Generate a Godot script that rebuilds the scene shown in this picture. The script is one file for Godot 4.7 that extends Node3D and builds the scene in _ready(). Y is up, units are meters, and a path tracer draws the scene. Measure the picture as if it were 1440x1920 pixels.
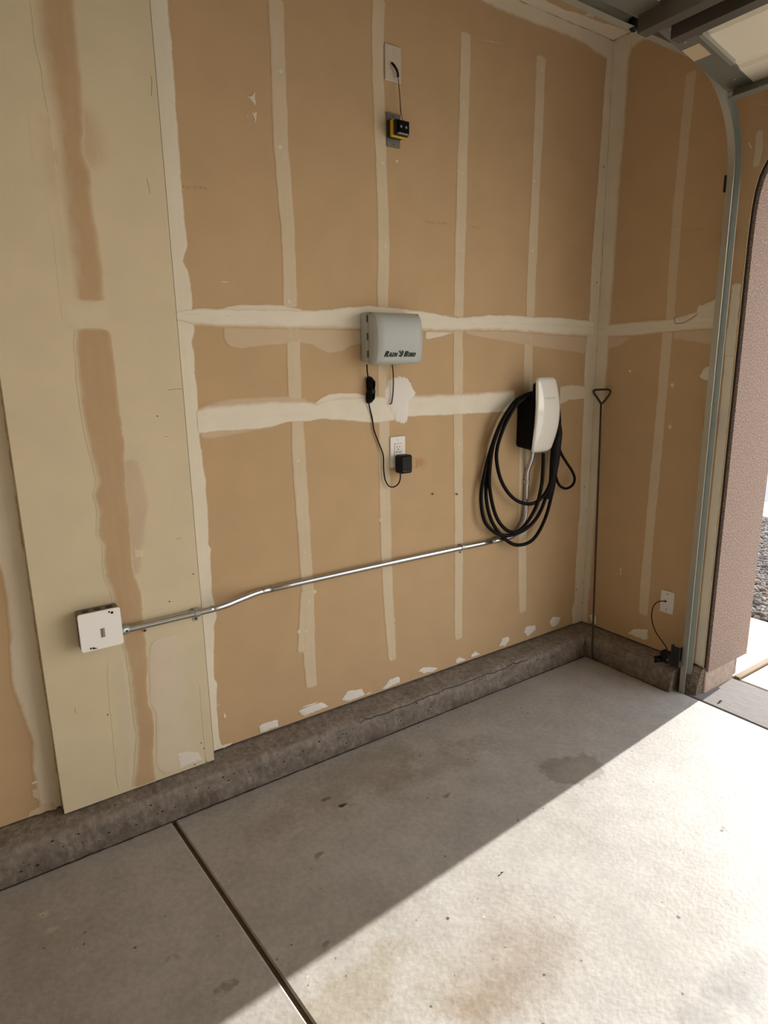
extends Node3D

const H := 2.882          # ceiling height
const PZ := 0.05          # how far the furred-out panel stands proud of the wall
const TAN := Color(0.56, 0.395, 0.225)      # bare drywall paper (linear)
const MUD := Color(0.68, 0.57, 0.41)      # thin joint compound over screws
const SEAM := Color(0.82, 0.775, 0.655)      # thick joint compound over seams
const CREAM := Color(0.70, 0.61, 0.425)   # skim-coated furred panel
const WHITE := Color(0.83, 0.80, 0.755)     # newer white patching

var M := {}
var noise := FastNoiseLite.new()
var rng := RandomNumberGenerator.new()

func _ready():
	rng.seed = 7
	noise.seed = 11
	noise.frequency = 1.0
	setup_view()
	materials()
	build_walls()
	build_floor()
	build_ceiling()
	build_outside()
	build_mud()
	build_track()
	build_door()
	build_junction_box()
	build_conduit()
	build_controller()
	build_adapter()
	build_doorbell()
	build_charger()
	build_rod()
	build_sensor()
	build_small()

# ------------------------------------------------------------------ camera, sky, sun
func setup_view():
	var cam := Camera3D.new()
	cam.name = "camera"
	cam.keep_aspect = Camera3D.KEEP_HEIGHT
	cam.fov = 77.5743
	cam.near = 0.02
	cam.far = 200.0
	cam.transform = Transform3D(Basis(Vector3(0.825724, -0.016987, 0.563818), Vector3(0.138897, 0.974893, -0.174046), Vector3(-0.546706, 0.222027, 0.807352)), Vector3(-2.700618, 1.475335, 2.088670))
	add_child(cam)
	cam.current = true
	var sky_m := ProceduralSkyMaterial.new()
	sky_m.sky_top_color = Color(0.78, 0.80, 0.83)
	sky_m.sky_horizon_color = Color(1.0, 0.945, 0.875)
	sky_m.sky_curve = 0.18
	sky_m.sky_energy_multiplier = 1.0
	sky_m.ground_bottom_color = Color(0.52, 0.48, 0.43)
	sky_m.ground_horizon_color = Color(0.85, 0.79, 0.71)
	var sky := Sky.new()
	sky.sky_material = sky_m
	var env := Environment.new()
	env.background_mode = Environment.BG_SKY
	env.sky = sky
	env.background_energy_multiplier = 4.25
	env.tonemap_mode = Environment.TONE_MAPPER_LINEAR
	env.tonemap_exposure = 1.06
	env.sdfgi_enabled = true
	env.ssao_enabled = true
	env.ssil_enabled = true
	var we := WorldEnvironment.new()
	we.name = "world_environment"
	we.environment = env
	add_child(we)
	var sun := DirectionalLight3D.new()
	sun.name = "sun"
	sun.light_color = Color(1.0, 0.985, 0.955)
	sun.light_energy = 3.7
	sun.light_angular_distance = 0.53
	sun.shadow_enabled = true
	sun.sky_mode = DirectionalLight3D.SKY_MODE_LIGHT_ONLY
	var el := deg_to_rad(21.5)
	var d := Vector3(-cos(el), -sin(el), 0.072 * cos(el)).normalized()
	sun.transform = Transform3D(Basis.looking_at(d, Vector3.UP), Vector3(8, 6, 0))
	add_child(sun)

# ------------------------------------------------------------------ materials
func mat(color: Color, rough := 0.6, metal := 0.0) -> StandardMaterial3D:
	var m := StandardMaterial3D.new()
	m.albedo_color = color
	m.roughness = rough
	m.metallic = metal
	return m

func noise_tex(freq: float, lo: Color, hi: Color, sd: int, octaves := 4, size := 512, normal := 0.0) -> NoiseTexture2D:
	var n := FastNoiseLite.new()
	n.seed = sd
	n.noise_type = FastNoiseLite.TYPE_SIMPLEX_SMOOTH
	n.frequency = freq
	n.fractal_octaves = octaves
	var t := NoiseTexture2D.new()
	t.width = size
	t.height = size
	t.seamless = true
	t.noise = n
	if normal > 0.0:
		t.as_normal_map = true
		t.bump_strength = normal
	else:
		var g := Gradient.new()
		g.set_color(0, lo)
		g.set_color(1, hi)
		t.color_ramp = g
	return t

func triplanar(m: StandardMaterial3D, tiles_per_m: float):
	m.uv1_triplanar = true
	m.uv1_world_triplanar = true
	m.uv1_scale = Vector3.ONE * tiles_per_m

func materials():
	# drywall and joint compound share one material: the colour is in the vertices, the texture only mottles it
	var d := mat(Color.WHITE, 0.88)
	d.vertex_color_use_as_albedo = true
	d.albedo_texture = noise_tex(0.010, Color(0.965, 0.965, 0.965), Color(1, 1, 1), 3, 5)
	triplanar(d, 0.9)
	M.drywall = d
	var c := mat(Color(0.635, 0.60, 0.565), 0.92)
	c.vertex_color_use_as_albedo = true
	c.albedo_texture = noise_tex(0.035, Color(0.70, 0.69, 0.68), Color(1, 1, 1), 21, 6)
	c.heightmap_enabled = false
	c.normal_enabled = true
	c.normal_texture = noise_tex(0.05, Color.BLACK, Color.WHITE, 22, 5, 512, 5.0)
	c.normal_scale = 0.5
	triplanar(c, 1.7)
	M.curb = c
	var rough := mat(Color(0.60, 0.545, 0.48), 0.95)
	rough.albedo_texture = noise_tex(0.05, Color(0.55, 0.52, 0.5), Color(1, 1, 1), 31, 5)
	rough.normal_enabled = true
	rough.normal_texture = noise_tex(0.08, Color.BLACK, Color.WHITE, 32, 5, 512, 14.0)
	triplanar(rough, 3.0)
	M.rough = rough
	var st := mat(Color(0.73, 0.645, 0.60), 0.95)
	st.albedo_texture = noise_tex(0.11, Color(0.60, 0.575, 0.56), Color(1, 1, 1), 41, 3)
	st.normal_enabled = true
	st.normal_texture = noise_tex(0.11, Color.BLACK, Color.WHITE, 41, 3, 512, 8.0)
	st.normal_scale = 0.6
	triplanar(st, 1.9)
	M.stucco = st
	var stem := mat(Color(0.70, 0.63, 0.575), 0.92)
	stem.albedo_texture = noise_tex(0.03, Color(0.85, 0.84, 0.83), Color(1, 1, 1), 45, 5)
	triplanar(stem, 1.6)
	M.stem = stem
	var walk := mat(Color(0.80, 0.765, 0.71), 0.9)
	walk.albedo_texture = noise_tex(0.03, Color(0.86, 0.86, 0.86), Color(1, 1, 1), 51, 5)
	triplanar(walk, 1.2)
	M.walk = walk
	var broom := mat(Color(0.505, 0.485, 0.475), 0.92)
	var bt := noise_tex(0.02, Color(0.80, 0.80, 0.80), Color(1, 1, 1), 52, 4)
	broom.albedo_texture = bt
	broom.uv1_triplanar = true
	broom.uv1_world_triplanar = true
	broom.uv1_scale = Vector3(14.0, 1.0, 0.9)
	broom.normal_enabled = true
	broom.normal_texture = noise_tex(0.02, Color.BLACK, Color.WHITE, 52, 4, 512, 8.0)
	broom.normal_scale = 0.8
	M.broom = broom
	M.dark_gap = mat(Color(0.10, 0.085, 0.07), 0.95)
	M.dirt_dark = mat(Color(0.22, 0.19, 0.165), 0.95)
	M.dirt = mat(Color(0.34, 0.29, 0.235), 0.95)
	M.gouge = mat(Color(0.69, 0.62, 0.49), 0.9)
	M.joint_strip = mat(Color(0.50, 0.43, 0.345), 0.9)
	M.asphalt = mat(Color(0.36, 0.37, 0.41), 0.95)
	var galv := mat(Color(0.68, 0.69, 0.665), 0.40, 0.7)
	galv.roughness_texture = noise_tex(0.03, Color(0.75, 0.75, 0.75), Color(1, 1, 1), 61, 3, 256)
	triplanar(galv, 3.0)
	M.galv = galv
	M.strut = mat(Color(0.40, 0.385, 0.355), 0.5, 0.7)
	M.dull_galv = mat(Color(0.50, 0.50, 0.47), 0.55, 0.75)
	M.emt = mat(Color(0.74, 0.745, 0.75), 0.27, 1.0)
	M.box_steel = mat(Color(0.50, 0.47, 0.43), 0.45, 0.8)
	M.dark_steel = mat(Color(0.17, 0.165, 0.16), 0.5, 0.5)
	M.white_paint = mat(Color(0.97, 0.97, 0.965), 0.38)
	M.white_plastic = mat(Color(0.90, 0.89, 0.87), 0.35)
	M.almond = mat(Color(0.80, 0.76, 0.69), 0.5)
	M.beige_plastic = mat(Color(0.68, 0.70, 0.69), 0.42)
	M.beige_dark = mat(Color(0.66, 0.63, 0.575), 0.5)
	M.black = mat(Color(0.085, 0.082, 0.085), 0.5)
	M.black.metallic_specular = 0.3
	M.black_gloss = mat(Color(0.05, 0.05, 0.055), 0.42)
	M.black_gloss.metallic_specular = 0.25
	M.cable = mat(Color(0.07, 0.065, 0.065), 0.5)
	M.cable.metallic_specular = 0.25
	M.brown_wire = mat(Color(0.28, 0.16, 0.09), 0.6)
	M.green_ink = mat(Color(0.02, 0.17, 0.08), 0.6)
	M.grey_ink = mat(Color(0.52, 0.52, 0.50), 0.6)
	M.dark_ink = mat(Color(0.12, 0.11, 0.10), 0.7)
	M.stamp_ink = mat(Color(0.655, 0.545, 0.40), 0.9)
	M.label_grey = mat(Color(0.72, 0.71, 0.68), 0.6)
	M.yellow = mat(Color(0.80, 0.66, 0.12), 0.55)
	M.core = mat(Color(0.16, 0.14, 0.12), 0.5, 0.4)
	M.screw = mat(Color(0.30, 0.27, 0.24), 0.45, 0.8)
	M.rust = mat(Color(0.27, 0.225, 0.185), 0.6, 0.4)
	M.gouge_dark = mat(Color(0.36, 0.34, 0.30), 0.8)
	M.door_skin = mat(Color(0.85, 0.815, 0.745), 0.6)
	M.seal = mat(Color(0.10, 0.10, 0.10), 0.7)
	M.paper = mat(Color(0.70, 0.62, 0.51), 0.85)
	M.leaf = mat(Color(0.20, 0.13, 0.09), 0.8)
	M.wood = mat(Color(0.62, 0.47, 0.33), 0.8)
	M.faceplate = mat(Color(0.92, 0.92, 0.89), 0.14)
	M.faceplate.clearcoat_enabled = true
	M.faceplate.clearcoat = 0.6
	M.faceplate.clearcoat_roughness = 0.06

# ------------------------------------------------------------------ node helpers
func numbered(called: String, parent: Node) -> String:
	if not parent.has_node(NodePath(called)):
		return called
	var k := 1
	while parent.has_node(NodePath("%s_%03d" % [called, k])):
		k += 1
	return "%s_%03d" % [called, k]

func thing(called: String, label: String, category: String, at := Vector3.ZERO, group := "", kind := "") -> Node3D:
	var o := Node3D.new()
	o.name = numbered(called, self)
	add_child(o, true)
	o.position = at
	tag(o, label, category, group, kind)
	return o

func tag(o: Node3D, label: String, category := "", group := "", kind := ""):
	if label != "":
		o.set_meta("label", label)
	if category != "":
		o.set_meta("category", category)
	if group != "":
		o.set_meta("group", group)
	if kind != "":
		o.set_meta("kind", kind)

# a part: the mesh is built in world coordinates and shifted back by where the thing stands
func part(called: String, st: SurfaceTool, m: Material, parent: Node3D, label := "") -> MeshInstance3D:
	var mi := MeshInstance3D.new()
	mi.mesh = st.commit()
	mi.material_override = m
	mi.name = numbered(called, parent)
	parent.add_child(mi, true)
	var off := Vector3.ZERO
	var p: Node = parent
	while p is Node3D and p != self:
		off += (p as Node3D).position
		p = p.get_parent()
	mi.position = -off
	if label != "":
		mi.set_meta("label", label)
	return mi

func begin(smooth := false) -> SurfaceTool:
	var st := SurfaceTool.new()
	st.begin(Mesh.PRIMITIVE_TRIANGLES)
	st.set_smooth_group(0 if smooth else -1)
	return st

func done(st: SurfaceTool) -> SurfaceTool:
	st.generate_normals()
	return st

# a, b, c counter-clockwise seen from outside
func tri(st: SurfaceTool, a: Vector3, b: Vector3, c: Vector3):
	st.add_vertex(a)
	st.add_vertex(c)
	st.add_vertex(b)

func quad(st: SurfaceTool, a: Vector3, b: Vector3, c: Vector3, d: Vector3):
	tri(st, a, b, c)
	tri(st, a, c, d)

# a triangle or quad that faces away from a centre
func otri(st: SurfaceTool, a: Vector3, b: Vector3, c: Vector3, from: Vector3):
	if (b - a).cross(c - a).dot((a + b + c) / 3.0 - from) < 0.0:
		tri(st, a, c, b)
	else:
		tri(st, a, b, c)

func oquad(st: SurfaceTool, a: Vector3, b: Vector3, c: Vector3, d: Vector3, from: Vector3):
	otri(st, a, b, c, from)
	otri(st, a, c, d, from)

# chamfered box between two corners
func box(st: SurfaceTool, lo: Vector3, hi: Vector3, bevel := 0.0, basis := Basis(), about := Vector3.ZERO):
	var c := (lo + hi) / 2.0
	var h := (hi - lo).abs() / 2.0
	var b: float = min(bevel, min(h.x, min(h.y, h.z)) * 0.95)
	var p := {}
	for sx in [-1, 1]:
		for sy in [-1, 1]:
			for sz in [-1, 1]:
				var s := Vector3(sx, sy, sz)
				for ax in 3:
					var v := Vector3(h.x - b, h.y - b, h.z - b)
					v[ax] = h[ax]
					p[[sx, sy, sz, ax]] = about + basis * (c + v * s - about)
	var cc := about + basis * (c - about)
	for ax in 3:
		var u := (ax + 1) % 3
		var w := (ax + 2) % 3
		for s in [-1, 1]:
			var q := []
			for k in [[-1, -1], [1, -1], [1, 1], [-1, 1]]:
				var key := [0, 0, 0, ax]
				key[ax] = s
				key[u] = k[0]
				key[w] = k[1]
				q.append(p[key])
			oquad(st, q[0], q[1], q[2], q[3], cc)
		if b > 0.0:
			for s in [-1, 1]:
				for t in [-1, 1]:
					# the edge along axis ax between the faces u = s and w = t
					var e := []
					for k in [[-1, u], [1, u], [1, w], [-1, w]]:
						var key := [0, 0, 0, k[1]]
						key[ax] = k[0]
						key[u] = s
						key[w] = t
						e.append(p[key])
					oquad(st, e[0], e[1], e[2], e[3], cc)
	if b > 0.0:
		for sx in [-1, 1]:
			for sy in [-1, 1]:
				for sz in [-1, 1]:
					otri(st, p[[sx, sy, sz, 0]], p[[sx, sy, sz, 1]], p[[sx, sy, sz, 2]], cc)

func spline(pts: PackedVector3Array, per := 6, closed := false) -> PackedVector3Array:
	var out := PackedVector3Array()
	var n := pts.size()
	var last := n if closed else n - 1
	for i in last:
		var p0 := pts[(i - 1 + n) % n] if closed or i > 0 else pts[i] * 2.0 - pts[i + 1]
		var p1 := pts[i]
		var p2 := pts[(i + 1) % n]
		var p3 := pts[(i + 2) % n] if closed or i < n - 2 else p2 * 2.0 - p1
		for k in per:
			out.append(p1.cubic_interpolate(p2, p0, p3, float(k) / per))
	if not closed:
		out.append(pts[n - 1])
	return out

func tube(st: SurfaceTool, pts: PackedVector3Array, radii, sides := 10, closed := false):
	var n := pts.size()
	var rings := []
	var t0 := (pts[1] - pts[0]).normalized()
	var up := Vector3.UP if absf(t0.y) < 0.9 else Vector3.RIGHT
	var nrm := t0.cross(up).normalized()
	for i in n:
		var a := pts[(i - 1 + n) % n] if closed or i > 0 else pts[0]
		var b := pts[(i + 1) % n] if closed or i < n - 1 else pts[n - 1]
		var t := (b - a).normalized()
		nrm = (nrm - t * nrm.dot(t)).normalized()
		var bi := t.cross(nrm)
		var r: float = radii if radii is float else radii[i]
		var ring := PackedVector3Array()
		for k in sides:
			var w := TAU * k / sides
			ring.append(pts[i] + (nrm * cos(w) + bi * sin(w)) * r)
		rings.append(ring)
	for i in (n if closed else n - 1):
		var ra: PackedVector3Array = rings[i]
		var rb: PackedVector3Array = rings[(i + 1) % n]
		for k in sides:
			var l := (k + 1) % sides
			quad(st, ra[k], ra[l], rb[l], rb[k])
	if not closed:
		for k in sides:
			otri(st, pts[0], rings[0][k], rings[0][(k + 1) % sides], pts[1])
			otri(st, pts[n - 1], rings[n - 1][k], rings[n - 1][(k + 1) % sides], pts[n - 2])

# rings of equal size joined into a closed skin with flat ends
func loft(st: SurfaceTool, rings: Array, caps := true):
	var mid := Vector3.ZERO
	for r in rings:
		for v in r:
			mid += v / (rings.size() * r.size())
	for i in rings.size() - 1:
		var a = rings[i]
		var b = rings[i + 1]
		for k in a.size():
			var l: int = (k + 1) % a.size()
			oquad(st, a[k], a[l], b[l], b[k], mid)
	if caps:
		for r in [rings[0], rings[-1]]:
			var c := Vector3.ZERO
			for v in r:
				c += v / r.size()
			for k in r.size():
				otri(st, c, r[k], r[(k + 1) % r.size()], mid)

# outline in a plane given by origin, two axes, pushed out along n: a plate with a front bevel
func plate(st: SurfaceTool, poly: PackedVector2Array, o: Vector3, ax: Vector3, ay: Vector3, n: Vector3, depth: float, bevel := 0.0):
	var c := Vector2.ZERO
	for p in poly:
		c += p / poly.size()
	var inner := PackedVector2Array()
	for p in poly:
		inner.append(p - (p - c).normalized() * bevel)
	var mid := o + ax * c.x + ay * c.y + n * depth * 0.5
	var back := []
	var side := []
	var front := []
	for i in poly.size():
		back.append(o + ax * poly[i].x + ay * poly[i].y)
		side.append(o + ax * poly[i].x + ay * poly[i].y + n * (depth - bevel))
		front.append(o + ax * inner[i].x + ay * inner[i].y + n * depth)
	for i in poly.size():
		var j := (i + 1) % poly.size()
		oquad(st, back[i], back[j], side[j], side[i], mid)
		oquad(st, side[i], side[j], front[j], front[i], mid - n * depth * 0.2)
	var ids := Geometry2D.triangulate_polygon(inner)
	for k in range(0, ids.size(), 3):
		otri(st, front[ids[k]], front[ids[k + 1]], front[ids[k + 2]], mid - n * depth)
		otri(st, back[ids[k]], back[ids[k + 1]], back[ids[k + 2]], mid + n * depth)

func rrect(w: float, h: float, r: float, seg := 4, at := Vector2.ZERO) -> PackedVector2Array:
	var p := PackedVector2Array()
	for q in [[1, 1, 0.0], [-1, 1, 0.25], [-1, -1, 0.5], [1, -1, 0.75]]:
		for k in seg + 1:
			var a: float = TAU * (q[2] + 0.25 * k / seg)
			p.append(at + Vector2(q[0] * (w / 2 - r), q[1] * (h / 2 - r)) + Vector2(cos(a), sin(a)) * r)
	return p

func circle(r: float, seg := 14, at := Vector2.ZERO) -> PackedVector2Array:
	var p := PackedVector2Array()
	for k in seg:
		p.append(at + Vector2.from_angle(TAU * k / seg) * r)
	return p

# lettering: text laid on a plane, slanted when asked, set flat in one mesh
func lettering(st: SurfaceTool, text: String, size: float, o: Vector3, ax: Vector3, ay: Vector3, n: Vector3, slant := 0.0, weight := 400, depth := 0.0006) -> float:
	var f := SystemFont.new()
	f.font_names = PackedStringArray(["Droid Sans"])
	f.font_weight = weight
	var tm := TextMesh.new()
	tm.font = f
	tm.text = text
	tm.font_size = 64
	tm.pixel_size = size / 46.0
	tm.depth = 0.001
	tm.horizontal_alignment = HORIZONTAL_ALIGNMENT_LEFT
	tm.vertical_alignment = VERTICAL_ALIGNMENT_BOTTOM
	var arr := tm.get_mesh_arrays()
	var v: PackedVector3Array = arr[Mesh.ARRAY_VERTEX]
	var id: PackedInt32Array = arr[Mesh.ARRAY_INDEX]
	var x0 := 1e9
	var x1 := -1e9
	var y0 := 1e9
	for q in v:
		x0 = minf(x0, q.x)
		x1 = maxf(x1, q.x)
		y0 = minf(y0, q.y)
	# heavy lettering is laid down three times, a stroke's breadth apart
	for shift in ([0.0, 0.035, 0.07] if weight > 500 else [0.0]):
		for i in id:
			var q := v[i] + Vector3(size * shift, 0, 0)
			st.add_vertex(o + ax * (q.x - x0 + (q.y - y0) * slant) + ay * (q.y - y0) + n * (depth if q.z > 0.0 else 0.0))
	return x1 - x0

# ------------------------------------------------------------------ drywall and joint compound
func face_point(face: String, u: float, v: float, h: float) -> Vector3:
	match face:
		"front":
			return Vector3(-h, v, u)
		"ceil":
			return Vector3(u, H - h, v)
		"panel":
			return Vector3(u, v, PZ + h)
	return Vector3(u, v, h)

func face_normal(face: String) -> Vector3:
	match face:
		"front":
			return Vector3.LEFT
		"ceil":
			return Vector3.DOWN
	return Vector3.BACK

func along(poly: PackedVector2Array, t: float, axis: int) -> float:
	var o := 1 - axis
	var first := 0
	var n := poly.size()
	for i in n - 1:
		var a := poly[i]
		var b := poly[i + 1]
		if (t - a[axis]) * (t - b[axis]) <= 0.0 and absf(b[axis] - a[axis]) > 1e-6:
			return lerpf(a[o], b[o], (t - a[axis]) / (b[axis] - a[axis]))
	return poly[0][o] if absf(t - poly[0][axis]) < absf(t - poly[n - 1][axis]) else poly[n - 1][o]

# a band of joint compound between two edge lines; axis 1 runs up the wall, axis 0 along it
# fa, fb: how far the compound feathers out at the two edges; rag: how ragged the edges are
func band(parent: Node3D, called: String, face: String, ea: PackedVector2Array, eb: PackedVector2Array, axis: int, col: Color, lift := 0.0012, fa := 0.006, fb := 0.006, rag := 0.002, base := TAN, ends := 0.012, step := 0.008, streak := 0.10):
	var t0: float = max(min(ea[0][axis], ea[-1][axis]), min(eb[0][axis], eb[-1][axis])) if ends > 0.0 else min(min(ea[0][axis], ea[-1][axis]), min(eb[0][axis], eb[-1][axis]))
	var t1: float = max(max(ea[0][axis], ea[-1][axis]), max(eb[0][axis], eb[-1][axis]))
	t0 = min(min(ea[0][axis], ea[-1][axis]), min(eb[0][axis], eb[-1][axis]))
	var n: int = max(4, int((t1 - t0) / step))
	var off := rng.randf() * 100.0
	var rows := []
	var cols := []
	var m := 14
	for i in n + 1:
		var t := lerpf(t0, t1, float(i) / n)
		var a := along(ea, t, axis)
		var b := along(eb, t, axis)
		var sg := signf(b - a)
		a += rag * (1.5 * noise.get_noise_2d(t * 13.0, off) + 0.6 * noise.get_noise_2d(t * 70.0, off + 9.0) + 0.35 * noise.get_noise_2d(t * 190.0, off + 3.0))
		b += rag * (1.5 * noise.get_noise_2d(t * 13.0, off + 31.0) + 0.6 * noise.get_noise_2d(t * 70.0, off + 47.0) + 0.35 * noise.get_noise_2d(t * 190.0, off + 53.0))
		var w := absf(b - a)
		var c := (a + b) / 2.0
		# rounded ends
		if ends > 0.0:
			var e: float = min(t - t0, t1 - t) / ends
			if e < 1.0:
				var k: float = lerpf(0.55, 1.0, sqrt(1.0 - pow(1.0 - e, 2)))
				a = lerpf(c, a, k)
				b = lerpf(c, b, k)
				w *= k
		var row := PackedVector3Array()
		var rc := PackedColorArray()
		for j in m + 1:
			var s := 0.0
			# more points near the edges
			var q := float(j) / m
			s = lerpf(q, 0.5 - 0.5 * cos(q * PI), 0.75)
			var x := lerpf(a, b, s)
			var da := s * w
			var db := (1.0 - s) * w
			var wob := 0.5 + 0.5 * noise.get_noise_2d(t * 9.0 + off, x * 30.0)
			var ca := clampf(da / (fa * (0.6 + 0.8 * wob)), 0.0, 1.0)
			var cb := clampf(db / (fb * (0.6 + 0.8 * wob)), 0.0, 1.0)
			var cov := smoothstep(0.0, 1.0, minf(ca, cb))
			if ends > 0.0:
				cov *= clampf(minf(t - t0, t1 - t) / 0.004 + 0.25, 0.0, 1.0)
			var st_n := noise.get_noise_2d(t * 2.5 + off, x * 55.0) + 0.5 * noise.get_noise_2d(t * 14.0, x * 14.0 + off)
			var k2 := clampf(cov * (1.0 + streak * st_n), 0.0, 1.0)
			if cov >= 1.0:
				k2 = clampf(1.0 - streak * maxf(0.0, st_n + 0.2), 0.0, 1.0)
			rc.append(base.lerp(col, k2))
			var h := 0.0004 + lift * (cov * 0.8 + 0.2) + 0.0004 * st_n * cov
			row.append(face_point(face, t if axis == 0 else x, x if axis == 0 else t, h))
		rows.append(row)
		cols.append(rc)
	grid(parent, called, rows, cols, face_normal(face))

func grid(parent: Node3D, called: String, rows: Array, cols: Array, n: Vector3):
	var st := begin(true)
	for i in rows.size() - 1:
		for j in rows[0].size() - 1:
			var id := [[i, j], [i, j + 1], [i + 1, j + 1], [i + 1, j]]
			var p := []
			for k in id:
				p.append(rows[k[0]][k[1]])
			var flip: bool = (p[1] - p[0]).cross(p[2] - p[0]).dot(n) < 0.0
			if flip == ((p[2] - p[0]).cross(p[3] - p[0]).dot(n) < 0.0) or true:
				for tr in [[0, 1, 2], [0, 2, 3]]:
					var f: bool = (p[tr[1]] - p[tr[0]]).cross(p[tr[2]] - p[tr[0]]).dot(n) < 0.0
					for k in ([tr[0], tr[1], tr[2]] if f else [tr[0], tr[2], tr[1]]):
						st.set_color(cols[id[k][0]][id[k][1]])
						st.add_vertex(p[k])
	st.generate_normals()
	part(called, st, M.drywall, parent)

# a blob of compound with a hand-drawn outline, ragged at its edge
func blob(parent: Node3D, called: String, face: String, outline: PackedVector2Array, col: Color, lift := 0.0018, feather := 0.006, rag := 0.003, base := TAN):
	var c := Vector2.ZERO
	for p in outline:
		c += p / outline.size()
	var pts := PackedVector2Array()
	for i in outline.size():
		var a := outline[i]
		var b := outline[(i + 1) % outline.size()]
		var n: int = max(2, int(a.distance_to(b) / 0.004))
		for k in n:
			pts.append(a.lerp(b, float(k) / n))
	var rings := []
	var cols := []
	for r in 6:
		var ring := PackedVector3Array()
		var rc := PackedColorArray()
		for p in pts:
			var d := (p - c).length()
			var e := p + (p - c).normalized() * rag * (1.3 * noise.get_noise_2d(p.x * 42.0, p.y * 42.0) + 0.8 * noise.get_noise_2d(p.x * 120.0, p.y * 120.0))
			var inset: float = [1.0, 0.85, 0.6, 0.35, 0.0, 0.0][r] * feather
			var q := c + (e - c) * maxf(0.0, 1.0 - inset / maxf(d, 1e-4))
			if r == 0:
				q = c + (q - c) * 0.0
			elif r == 1:
				q = c + (q - c) * 0.55
			var cov: float = [1.0, 1.0, 1.0, 0.65, 0.12, 0.0][r]
			if r == 5:
				q = e
			elif r == 4:
				q = c + (e - c) * maxf(0.0, 1.0 - 0.12 * feather / maxf(d, 1e-4))
			var sn := 0.10 * noise.get_noise_2d(q.x * 60.0, q.y * 60.0)
			ring.append(face_point(face, q.x, q.y, 0.0005 + lift * cov + 0.0005 * sn))
			rc.append(base.lerp(col, clampf(cov - maxf(sn, 0.0), 0.0, 1.0)))
		ring.append(ring[0])
		rc.append(rc[0])
		rings.append(ring)
		cols.append(rc)
	grid(parent, called, rings, cols, face_normal(face))

func wall_quad(parent: Node3D, called: String, lo: Vector3, hi: Vector3, col: Color) -> MeshInstance3D:
	var st := begin()
	st.set_color(col)
	box(st, lo, hi)
	return part(called, done(st), M.drywall, parent)

var wall_left: Node3D
var wall_front: Node3D
var section: MeshInstance3D
var furred: MeshInstance3D
var recess: MeshInstance3D
var front_section: MeshInstance3D
var ceiling: Node3D
var ceiling_sheet: MeshInstance3D

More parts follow.
